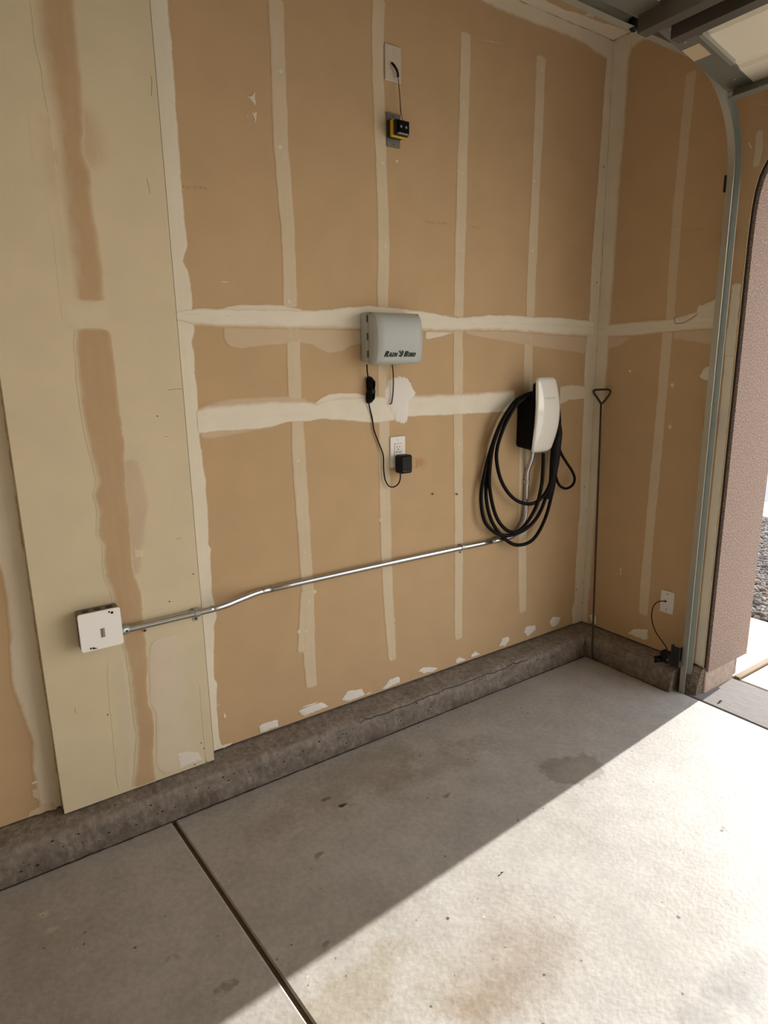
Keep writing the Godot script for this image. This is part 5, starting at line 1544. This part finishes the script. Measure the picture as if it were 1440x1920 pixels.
# ------------------------------------------------------------------ outlet, adapter and its cord, loose wire
func build_adapter():
	var c := Vector3(-1.2175, 1.1405, 0.0)
	var o := thing("outlet", "white wall outlet below the grey controller, lower socket covered by the black adapter", "outlet", c)
	var st := begin()
	plate(st, rrect(0.073, 0.124, 0.004, 3), c + Vector3(0, 0, 0.0014), Vector3.RIGHT, Vector3.UP, Vector3.BACK, 0.0056, 0.002)
	part("cover_plate", done(st), M.white_plastic, o)
	st = begin()
	plate(st, rrect(0.036, 0.070, 0.002, 2), c + Vector3(0, 0, 0.0066), Vector3.RIGHT, Vector3.UP, Vector3.BACK, 0.0008)
	part("seam_line", done(st), M.grey_ink, o)
	st = begin()
	plate(st, rrect(0.0335, 0.0675, 0.002, 2), c + Vector3(0, 0, 0.0066), Vector3.RIGHT, Vector3.UP, Vector3.BACK, 0.0022, 0.0006)
	var rc := part("receptacle", done(st), M.white_plastic, o)
	for q in [[-0.0065, 0.021, 0.0022, 0.0085], [0.0065, 0.021, 0.0022, 0.0068], [0.0, 0.011, 0.0046, 0.0046]]:
		st = begin()
		plate(st, rrect(q[2], q[3], 0.0009, 2), c + Vector3(q[0], q[1], 0.0086), Vector3.RIGHT, Vector3.UP, Vector3.BACK, 0.0006)
		part("slot", done(st), M.dark_gap, rc)
	for q in [[-0.004, 0.0012], [0.004, 0.0012]]:
		st = begin()
		box(st, c + Vector3(q[0] * 2.0 - 0.0055, q[1] - 0.002, 0.0086), c + Vector3(q[0] * 2.0 + 0.0055, q[1] + 0.002, 0.0094), 0.0004)
		part("test_button", done(st), M.grey_ink, rc)
	small_disc(o, "screw", c + Vector3(0, 0.0485, 0.0066), Vector3.BACK, 0.0026, M.label_grey)

	var a := thing("power_adapter", "black plug-in power adapter in the outlet with its thin cord bundled up to the controller", "adapter", Vector3(-1.21, 1.06, 0.0))
	st = begin()
	box(st, Vector3(-1.2375, 1.058, 0.0105), Vector3(-1.1815, 1.131, 0.0575), 0.006)
	var bd := part("adapter_body", done(st), M.black, a)
	st = begin()
	box(st, Vector3(-1.2345, 1.062, 0.0095), Vector3(-1.1845, 1.127, 0.030), 0.004)
	part("rear_shell", done(st), M.black_gloss, bd)
	for y in [1.115, 1.111]:
		st = begin()
		box(st, Vector3(-1.230, y - 0.0008, 0.0573), Vector3(-1.190, y + 0.0008, 0.0578))
		part("rib", done(st), M.black_gloss, bd)
	st = begin()
	ink_row(st, Vector3(-1.232, 1.066, 0.0578), Vector3(-1.192, 1.066, 0.0578), Vector3.BACK, 0.0032)
	part("fine_print", done(st), M.grey_ink, bd)
	# cord: from the adapter round below, up to a bundle, on to the controller
	st = begin(true)
	tube(st, spline(PackedVector3Array([Vector3(-1.2286, 1.0571, 0.0360), Vector3(-1.2275, 1.0372, 0.0340), Vector3(-1.2313, 1.0148, 0.0260), Vector3(-1.2510, 1.0031, 0.0200), Vector3(-1.2716, 1.0093, 0.0160), Vector3(-1.2865, 1.0365, 0.0120), Vector3(-1.2907, 1.0777, 0.0100), Vector3(-1.2904, 1.1245, 0.0090), Vector3(-1.2968, 1.1526, 0.0080), Vector3(-1.3154, 1.1961, 0.0070), Vector3(-1.3312, 1.2388, 0.0060), Vector3(-1.3376, 1.2805, 0.0060), Vector3(-1.3479, 1.3159, 0.0080), Vector3(-1.3560, 1.3387, 0.0120)]), 6), 0.0026, 8)
	part("cord", done(st), M.cable, a)
	st = begin(true)
	tube(st, spline(PackedVector3Array([Vector3(-1.3818, 1.4840, 0.0450), Vector3(-1.3720, 1.4627, 0.0300), Vector3(-1.3608, 1.4408, 0.0180), Vector3(-1.3556, 1.4228, 0.0130)]), 6), 0.0026, 8)
	part("cord", done(st), M.cable, a)
	for k in 6:
		st = begin(true)
		var lp := PackedVector3Array()
		var cc: Vector2 = PackedVector2Array([Vector2(-1.349, 1.390)])[0]
		for i in 24:
			var w := TAU * i / 24.0
			# a loop pinched at its waist
			var wx := (0.0175 - 0.0014 * k) * (0.45 + 0.55 * absf(cos(w)) ** 0.8) * signf(sin(w)) * pow(absf(sin(w)), 0.6)
			lp.append(Vector3(cc.x + wx + 0.0022 * cos(w) + 0.0010 * ((k % 3) - 1), cc.y + (0.0485 - 0.0026 * k) * cos(w), 0.008 + 0.0046 * k))
		tube(st, spline(lp, 3, true), 0.0026, 7, true)
		part("cord_loop", done(st), M.cable, a)
	st = begin()
	var tc: Vector2 = PackedVector2Array([Vector2(-1.349, 1.388)])[0]
	box(st, Vector3(tc.x - 0.0125, tc.y - 0.016, 0.005), Vector3(tc.x + 0.0135, tc.y + 0.010, 0.035), 0.006)
	part("twist_tie", done(st), M.black_gloss, a)

	var w := thing("loose_wire", "short brown wire hanging from under the controller in front of the white patch", "wire", Vector3(-1.30, 1.35, 0.0))
	st = begin(true)
	tube(st, spline(PackedVector3Array([Vector3(-1.2563, 1.4827, 0.0300), Vector3(-1.2473, 1.4565, 0.0220), Vector3(-1.2425, 1.4199, 0.0160), Vector3(-1.2423, 1.3789, 0.0130), Vector3(-1.2459, 1.3523, 0.0120), Vector3(-1.2493, 1.3359, 0.0110), Vector3(-1.2591, 1.3333, 0.0140)]), 6), 0.0026, 8)
	part("wire_jacket", done(st), M.brown_wire, w)

# ------------------------------------------------------------------ doorbell transformer and cable plate
func build_doorbell():
	var c := Vector3(-1.2175, 2.524, 0.0)
	var p := thing("cable_plate", "white blank wall plate high on the wall with a black cable coming through", "wall plate", c)
	var st := begin()
	plate(st, rrect(0.0695, 0.114, 0.003, 3), c + Vector3(0, 0, 0.0016), Vector3.RIGHT, Vector3.UP, Vector3.BACK, 0.0055, 0.002)
	part("cover_plate", done(st), M.almond, p)
	for y in [-0.042, 0.042]:
		small_disc(p, "screw", c + Vector3(0.002, y, 0.0066), Vector3.BACK, 0.0028, M.label_grey)
	st = begin(true)
	tube(st, spline(PackedVector3Array([Vector3(-1.2238, 2.5234, 0.0060), Vector3(-1.2238, 2.5173, 0.0140), Vector3(-1.2197, 2.5066, 0.0210), Vector3(-1.2124, 2.4961, 0.0220), Vector3(-1.2077, 2.4877, 0.0200), Vector3(-1.2056, 2.4790, 0.0170)]), 6), [0.0036], 8) if false else tube(st, spline(PackedVector3Array([Vector3(-1.2238, 2.5234, 0.0060), Vector3(-1.2238, 2.5173, 0.0140), Vector3(-1.2197, 2.5066, 0.0210), Vector3(-1.2124, 2.4961, 0.0220), Vector3(-1.2077, 2.4877, 0.0200), Vector3(-1.2056, 2.4790, 0.0170)]), 6), 0.0042, 8)
	part("cable_sheath", done(st), M.black, p)
	st = begin(true)
	tube(st, spline(PackedVector3Array([Vector3(-1.2063, 2.4819, 0.0180), Vector3(-1.2028, 2.4631, 0.0160), Vector3(-1.2012, 2.4339, 0.0180), Vector3(-1.2024, 2.4011, 0.0240), Vector3(-1.2096, 2.3708, 0.0350), Vector3(-1.2166, 2.3508, 0.0460), Vector3(-1.2288, 2.3287, 0.0560)]), 6), 0.0010, 6)
	tube(st, spline(PackedVector3Array([Vector3(-1.2063, 2.4819, 0.0180), Vector3(-1.2029, 2.4607, 0.0180), Vector3(-1.2017, 2.4311, 0.0210), Vector3(-1.2039, 2.3979, 0.0280), Vector3(-1.2092, 2.3682, 0.0380), Vector3(-1.2126, 2.3402, 0.0500), Vector3(-1.2136, 2.3280, 0.0560)]), 6), 0.0010, 6)
	part("thin_wires", done(st), M.brown_wire, p)

	var t := thing("doorbell_transformer", "small doorbell transformer with a yellow winding on a steel plate, under the blank plate", "transformer", Vector3(-1.22, 2.31, 0.0))
	st = begin()
	plate(st, rrect(0.0585, 0.112, 0.002, 2), Vector3(-1.2195, 2.310, 0.0014), Vector3.RIGHT, Vector3.UP, Vector3.BACK, 0.0045, 0.0012)
	var pl := part("mounting_plate", done(st), M.dull_galv, t)
	for y in [2.263, 2.355]:
		small_disc(pl, "screw", Vector3(-1.2195, y, 0.0056), Vector3.BACK, 0.0026, M.screw)
	st = begin()
	box(st, Vector3(-1.250, 2.280, 0.0060), Vector3(-1.190, 2.336, 0.030), 0.002)
	part("iron_core", done(st), M.core, t)
	st = begin()
	box(st, Vector3(-1.2525, 2.276, 0.029), Vector3(-1.1875, 2.332, 0.0435), 0.003)
	part("yellow_winding", done(st), M.yellow, t)
	st = begin()
	box(st, Vector3(-1.247, 2.279, 0.0435), Vector3(-1.189, 2.329, 0.057), 0.002)
	part("iron_core", done(st), M.core, t)
	st = begin()
	box(st, Vector3(-1.2385, 2.282, 0.057), Vector3(-1.192, 2.325, 0.0655), 0.0015)
	var tb := part("terminal_block", done(st), M.black_gloss, t)
	st = begin()
	box(st, Vector3(-1.240, 2.2815, 0.0560), Vector3(-1.196, 2.2845, 0.0662), 0.0006)
	part("metal_edge", done(st), M.galv, tb)
	for x in [-1.228, -1.206]:
		small_disc(tb, "terminal_screw", Vector3(x, 2.304, 0.0653), Vector3.BACK, 0.0046, M.galv)

# ------------------------------------------------------------------ vehicle charger and its cable
func build_charger():
	var cx := -0.4825
	var t := thing("wall_charger", "white-fronted electric vehicle charger on a black base mounted by the corner", "charger", Vector3(cx, 1.09, 0.0))
	# black base, deeper at the top, bottom sloping to the front
	var st := begin()
	var rings := []
	for q in [[0.002, 1.105, 1.330, 0.060], [0.006, 1.103, 1.334, 0.062], [0.060, 1.097, 1.338, 0.0615], [0.095, 1.092, 1.346, 0.0600], [0.102, 1.094, 1.344, 0.058]]:
		var ring := []
		for p in rrect(q[3] * 2.0, q[2] - q[1], 0.014, 4):
			ring.append(Vector3(cx + p.x, (q[1] + q[2]) / 2.0 + p.y, q[0]))
		rings.append(ring)
	loft(st, rings)
	part("base", done(st), M.black_gloss, t)
	# hook above the base that carries the cable
	st = begin()
	rings = []
	for q in [[0.002, 0.052, 1.325, 1.338], [0.080, 0.050, 1.325, 1.340], [0.088, 0.056, 1.335, 1.392], [0.102, 0.058, 1.335, 1.400]]:
		var ring := []
		for p in rrect(q[1] * 2.0, q[3] - q[2], 0.008, 3):
			ring.append(Vector3(cx + p.x, (q[2] + q[3]) / 2.0 + p.y, q[0]))
		rings.append(ring)
	loft(st, rings)
	part("cable_hook", done(st), M.black_gloss, t)
	# curved white front
	st = begin(true)
	rings = []
	var N := 26
	for i in N + 1:
		var v := float(i) / N
		var y := lerpf(1.086, 1.418, v)
		var hw: float = 0.0575 + 0.0185 * pow(sin(PI * v), 0.9)
		# rounded corners
		var e := minf(v, 1.0 - v) * 0.332
		if e < 0.010:
			hw -= 0.010 * (1.0 - sqrt(maxf(0.0, 1.0 - pow(1.0 - e / 0.010, 2))))
		var ze := 0.101 + 0.012 * v + 0.026 * pow(sin(PI * v), 0.9)
		var bulge := 0.004 + 0.004 * sin(PI * v)
		if e < 0.006:
			ze -= 0.003 * (1.0 - e / 0.006)
		var ring := []
		for k in 15:
			var u := -1.0 + 2.0 * k / 14.0
			ring.append(Vector3(cx + hw * u, y, ze + bulge * (1.0 - pow(absf(u), 2.6))))
		ring.append(Vector3(cx + hw, y, ze - 0.009))
		for k in 5:
			var u := 0.8 - 1.6 * k / 4.0
			ring.append(Vector3(cx + hw * u, y, ze - 0.010))
		ring.append(Vector3(cx - hw, y, ze - 0.009))
		rings.append(ring)
	loft(st, rings)
	var fp := part("faceplate", done(st), M.faceplate, t, "glossy white curved faceplate")
	st = begin()
	var x := cx - 0.030
	for ch in ["T", "E", "S", "L", "A"]:
		var u := (x + 0.004 - cx) / 0.0615
		var zz := 0.1303 + 0.0073 * (1.0 - pow(absf(u), 2.6))
		lettering(st, ch, 0.0075, Vector3(x, 1.3245, zz + 0.0008), Vector3.RIGHT, Vector3(0, 1, -0.10).normalized(), Vector3(0.4 * u, 0.1, 1).normalized())
		x += 0.0138
	part("lettering", done(st), M.grey_ink, fp, "faint spaced grey letters")

	var c := thing("charging_cable", "thick black charging cable hung in loops over the charger", "cable", Vector3(-0.55, 0.75, 0.0))
	var r := 0.0083
	for loop in [
		PackedVector3Array([Vector3(-0.3584, 1.0019, 0.0750), Vector3(-0.3186, 1.1485, 0.0550), Vector3(-0.3151, 1.2728, 0.0450), Vector3(-0.3816, 1.3419, 0.0450), Vector3(-0.4831, 1.3505, 0.0500), Vector3(-0.5630, 1.3371, 0.0550), Vector3(-0.6251, 1.3071, 0.0550), Vector3(-0.6904, 1.2215, 0.0450), Vector3(-0.7414, 1.0953, 0.0350), Vector3(-0.7750, 0.9670, 0.0300), Vector3(-0.7827, 0.8834, 0.0300), Vector3(-0.7660, 0.7961, 0.0350), Vector3(-0.7234, 0.7433, 0.0400), Vector3(-0.6671, 0.7125, 0.0450), Vector3(-0.5963, 0.7020, 0.0500), Vector3(-0.5107, 0.7228, 0.0550), Vector3(-0.4448, 0.7797, 0.0650), Vector3(-0.4028, 0.8790, 0.0750)]),
		PackedVector3Array([Vector3(-0.3179, 1.0212, 0.0550), Vector3(-0.2935, 1.1455, 0.0400), Vector3(-0.3005, 1.2589, 0.0300), Vector3(-0.3640, 1.3312, 0.0300), Vector3(-0.4608, 1.3373, 0.0300), Vector3(-0.5417, 1.3238, 0.0320), Vector3(-0.6163, 1.2895, 0.0340), Vector3(-0.6857, 1.1896, 0.0280), Vector3(-0.7341, 1.0579, 0.0250), Vector3(-0.7495, 0.9390, 0.0240), Vector3(-0.7396, 0.8408, 0.0300), Vector3(-0.7049, 0.7618, 0.0340), Vector3(-0.6410, 0.6893, 0.0400), Vector3(-0.5598, 0.6453, 0.0440), Vector3(-0.4579, 0.6546, 0.0460), Vector3(-0.3855, 0.7419, 0.0500), Vector3(-0.3460, 0.8689, 0.0550)]),
		PackedVector3Array([Vector3(-0.3770, 1.0232, 0.0900), Vector3(-0.3316, 1.1381, 0.0700), Vector3(-0.3341, 1.2621, 0.0620), Vector3(-0.4037, 1.3336, 0.0650), Vector3(-0.5010, 1.3422, 0.0700), Vector3(-0.5802, 1.3267, 0.0750), Vector3(-0.6445, 1.2833, 0.0750), Vector3(-0.6912, 1.1922, 0.0600), Vector3(-0.7090, 1.0934, 0.0450), Vector3(-0.6847, 0.9945, 0.0400), Vector3(-0.6353, 0.9152, 0.0400), Vector3(-0.5750, 0.8616, 0.0500), Vector3(-0.4965, 0.8376, 0.0600), Vector3(-0.4364, 0.8594, 0.0700), Vector3(-0.4017, 0.9188, 0.0850)]),
		PackedVector3Array([Vector3(-0.4561, 1.0754, 0.0900), Vector3(-0.4540, 1.0131, 0.0880), Vector3(-0.4507, 0.9188, 0.0800), Vector3(-0.4706, 0.8229, 0.0700), Vector3(-0.5275, 0.7420, 0.0600), Vector3(-0.5915, 0.7151, 0.0550), Vector3(-0.6562, 0.7447, 0.0500), Vector3(-0.7071, 0.8141, 0.0450), Vector3(-0.7401, 0.9235, 0.0420), Vector3(-0.7477, 1.0137, 0.0440), Vector3(-0.7363, 1.1438, 0.0550), Vector3(-0.6739, 1.2682, 0.0660), Vector3(-0.5960, 1.3225, 0.0680)]),
	]:
		var closed: bool = loop.size() != 13
		st = begin(true)
		tube(st, spline(loop, 5, closed), r, 12, closed)
		part("cable_loop", done(st), M.cable, c)
	# the short loop that ends in the connector on the right
	st = begin(true)
	tube(st, spline(PackedVector3Array([Vector3(-0.3505, 1.1032, 0.0850), Vector3(-0.3234, 1.0626, 0.0800), Vector3(-0.2704, 1.0132, 0.0700), Vector3(-0.2121, 0.9617, 0.0600), Vector3(-0.1791, 0.9197, 0.0500), Vector3(-0.1886, 0.8880, 0.0450), Vector3(-0.2352, 0.8775, 0.0450), Vector3(-0.2891, 0.9005, 0.0500), Vector3(-0.3262, 0.9427, 0.0600), Vector3(-0.3481, 0.9875, 0.0700)]), 6), 0.0066, 10)
	part("cable_loop", done(st), M.cable, c)
	st = begin(true)
	var hp := spline(PackedVector3Array([Vector3(-0.3578, 1.2154, 0.0850), Vector3(-0.3621, 1.1715, 0.0880), Vector3(-0.3720, 1.1178, 0.0900), Vector3(-0.3730, 1.0553, 0.0880), Vector3(-0.3756, 0.9921, 0.0840), Vector3(-0.3814, 0.9208, 0.0800), Vector3(-0.3948, 0.8498, 0.0760)]), 4)
	var hr := []
	for i in hp.size():
		var s := float(i) / (hp.size() - 1)
		hr.append(lerpf(0.012, 0.0235, smoothstep(0.0, 0.25, s)) * (1.0 - 0.55 * smoothstep(0.5, 1.0, s)))
	tube(st, hp, hr, 14)
	part("connector_handle", done(st), M.black, c, "black connector handle holstered on the right side")

# ------------------------------------------------------------------ steel key leaning in the corner
func build_rod():
	var t := thing("valve_key", "thin rusty steel rod with a triangular handle leaning in the corner", "rod", Vector3(-0.172, 0.0, 0.212))
	var foot := Vector3(-0.168, 0.012, 0.205)
	var neck: Vector3 = PackedVector3Array([Vector3(-0.0300, 1.2805, 0.0666)])[0]
	var st := begin(true)
	var pts := PackedVector3Array([foot + Vector3(0.050, -0.005, 0.030), foot + Vector3(0.030, -0.006, 0.020), foot + Vector3(0.012, -0.003, 0.009), foot + Vector3(0.003, 0.010, 0.002), foot + (neck - foot) * 0.03])
	pts = spline(pts, 5)
	for i in range(1, 13):
		pts.append(foot + (neck - foot) * (0.03 + 0.97 * i / 12.0))
	tube(st, pts, 0.0047, 10)
	part("shaft", done(st), M.rust, t)
	st = begin(true)
	var tri_pts := PackedVector3Array([Vector3(-0.0300, 1.2817, 0.0653), Vector3(-0.0300, 1.3031, 0.0462), Vector3(-0.0300, 1.3234, 0.0274), Vector3(-0.0300, 1.3349, 0.0186), Vector3(-0.0300, 1.3428, 0.0197), Vector3(-0.0300, 1.3469, 0.0337), Vector3(-0.0300, 1.3488, 0.0649), Vector3(-0.0300, 1.3499, 0.0988), Vector3(-0.0300, 1.3459, 0.1128), Vector3(-0.0300, 1.3371, 0.1165), Vector3(-0.0300, 1.3203, 0.1070), Vector3(-0.0300, 1.2967, 0.0872), Vector3(-0.0300, 1.2820, 0.0743)])
	tube(st, spline(tri_pts, 3), 0.0052, 10)
	part("triangular_handle", done(st), M.rust, t)

# ------------------------------------------------------------------ photo-eye sensor and its wall plate
func build_sensor():
	var pc := Vector3(0.0, 0.3675, 0.4835)
	var p := thing("cable_plate", "white blank wall plate low on the front wall beside the door track", "wall plate", pc)
	var st := begin()
	plate(st, rrect(0.0665, 0.109, 0.003, 3), pc + Vector3(-0.0016, 0, 0), Vector3.BACK, Vector3.UP, Vector3.LEFT, 0.0055, 0.002)
	part("cover_plate", done(st), M.white_plastic, p)
	for y in [-0.037, 0.039]:
		small_disc(p, "screw", pc + Vector3(-0.0066, y, 0), Vector3.LEFT, 0.003, M.screw)
	st = begin()
	plate(st, circle(0.0048, 12), pc + Vector3(-0.0066, 0.002, -0.006), Vector3.BACK, Vector3.UP, Vector3.LEFT, 0.001)
	part("cable_hole", done(st), M.dark_gap, p)
	var s := thing("door_sensor", "small black photo-eye sensor on a dark bracket at the foot of the track", "sensor", Vector3(-0.115, 0.10, 0.57))
	st = begin(true)
	tube(st, spline(PackedVector3Array([Vector3(-0.004, 0.3695, 0.4775), Vector3(-0.012, 0.370, 0.474), Vector3(-0.028, 0.366, 0.455), Vector3(-0.038, 0.345, 0.439), Vector3(-0.043, 0.312, 0.434), Vector3(-0.052, 0.270, 0.444), Vector3(-0.068, 0.230, 0.478), Vector3(-0.088, 0.203, 0.528), Vector3(-0.100, 0.190, 0.556), Vector3(-0.108, 0.178, 0.566)]), 6), 0.0023, 8)
	part("cable", done(st), M.cable, s)
	st = begin()
	box(st, Vector3(-0.132, 0.124, 0.545), Vector3(-0.098, 0.180, 0.592), 0.006)
	var b := part("sensor_body", done(st), M.black, s)
	st = begin(true)
	tube(st, PackedVector3Array([Vector3(-0.125, 0.139, 0.552), Vector3(-0.126, 0.138, 0.550), Vector3(-0.140, 0.134, 0.536), Vector3(-0.146, 0.132, 0.530), Vector3(-0.1465, 0.132, 0.5295)]), [0.013, 0.0155, 0.0155, 0.0145, 0.011], 16)
	part("lens_hood", done(st), M.black_gloss, b)
	st = begin()
	tube(st, PackedVector3Array([Vector3(-0.1462, 0.132, 0.5295), Vector3(-0.1475, 0.132, 0.5280)]), 0.0045, 10)
	part("lens", done(st), M.label_grey, b)
	st = begin()
	tube(st, PackedVector3Array([Vector3(-0.131, 0.150, 0.586), Vector3(-0.139, 0.150, 0.586)]), 0.0042, 8)
	part("wing_bolt", done(st), M.dull_galv, b)
	st = begin()
	box(st, Vector3(-0.124, 0.112, 0.592), Vector3(-0.104, 0.222, 0.596), 0.001)
	box(st, Vector3(-0.122, 0.118, 0.594), Vector3(-0.119, 0.220, 0.634), 0.001)
	box(st, Vector3(-0.119, 0.150, 0.626), Vector3(-0.06, 0.215, 0.6295), 0.001)
	part("bracket", done(st), M.dark_steel, s)

# ------------------------------------------------------------------ small loose things
func build_small():
	var k := 0
	for q in [[PackedVector2Array([Vector2(-1.526, 0.943)])[0], 0.0055, "tiny dark dry leaf alone on the sunlit floor"], [PackedVector2Array([Vector2(-0.021, 0.783)])[0], 0.011, "curled dry leaf on the concrete apron just outside the opening"]]:
		var at := Vector3(q[0].x, 0.001 if k == 0 else -0.0115, q[0].y)
		var t := thing("dead_leaf", q[2], "leaf", at)
		var st := begin(true)
		var L: float = q[1]
		var rows := []
		for i in 9:
			var u := -1.0 + 0.25 * i
			var w := 0.42 * sqrt(maxf(0.0, 1.0 - u * u)) * (1.0 - 0.3 * u)
			var row := []
			for j in 5:
				var s := -1.0 + 0.5 * j
				row.append(at + Vector3(u * L, 0.0008 + L * (0.28 * s * s + 0.22 * u * u), s * w * L + 0.2 * L * u * u).rotated(Vector3.UP, 0.0) )
			rows.append(row)
		for i in 8:
			for j in 4:
				quad(st, rows[i][j], rows[i][j + 1], rows[i + 1][j + 1], rows[i + 1][j])
		part("blade", done(st), M.leaf, t)
		st = begin()
		tube(st, PackedVector3Array([rows[8][2] - Vector3(0.1 * L, 0, 0), rows[8][2] + Vector3(0.35 * L, 0.0, 0.1 * L), rows[8][2] + Vector3(0.7 * L, -0.1 * L, 0.25 * L)]), 0.0006, 5)
		part("stalk", done(st), M.leaf, t)
		k += 1
	# a screw left standing proud of the panel under the conduit
	for q in [[PackedVector2Array([Vector2(-2.266, 0.657)])[0], "lone screw sticking out of the furred panel under the conduit", PZ], [PackedVector2Array([Vector2(-1.038, 0.945)])[0], "dark screw in the bare tan wall to the lower right of the black adapter", 0.0], [PackedVector2Array([Vector2(-0.904, 0.928)])[0], "dark screw in the third stud strip, left of the looped charging cable", 0.0015]]:
		var at := Vector3(q[0].x, q[0].y, q[2])
		var t := thing("wall_screw", q[1], "screw", at)
		var st := begin()
		tube(st, PackedVector3Array([at + Vector3(0, 0, 0.0002), at + Vector3(0, 0, 0.006)]), 0.0018, 8)
		part("shank", done(st), M.screw, t)
		small_disc(t, "head", at + Vector3(0, 0, 0.0058), Vector3.BACK, 0.0045, M.screw)
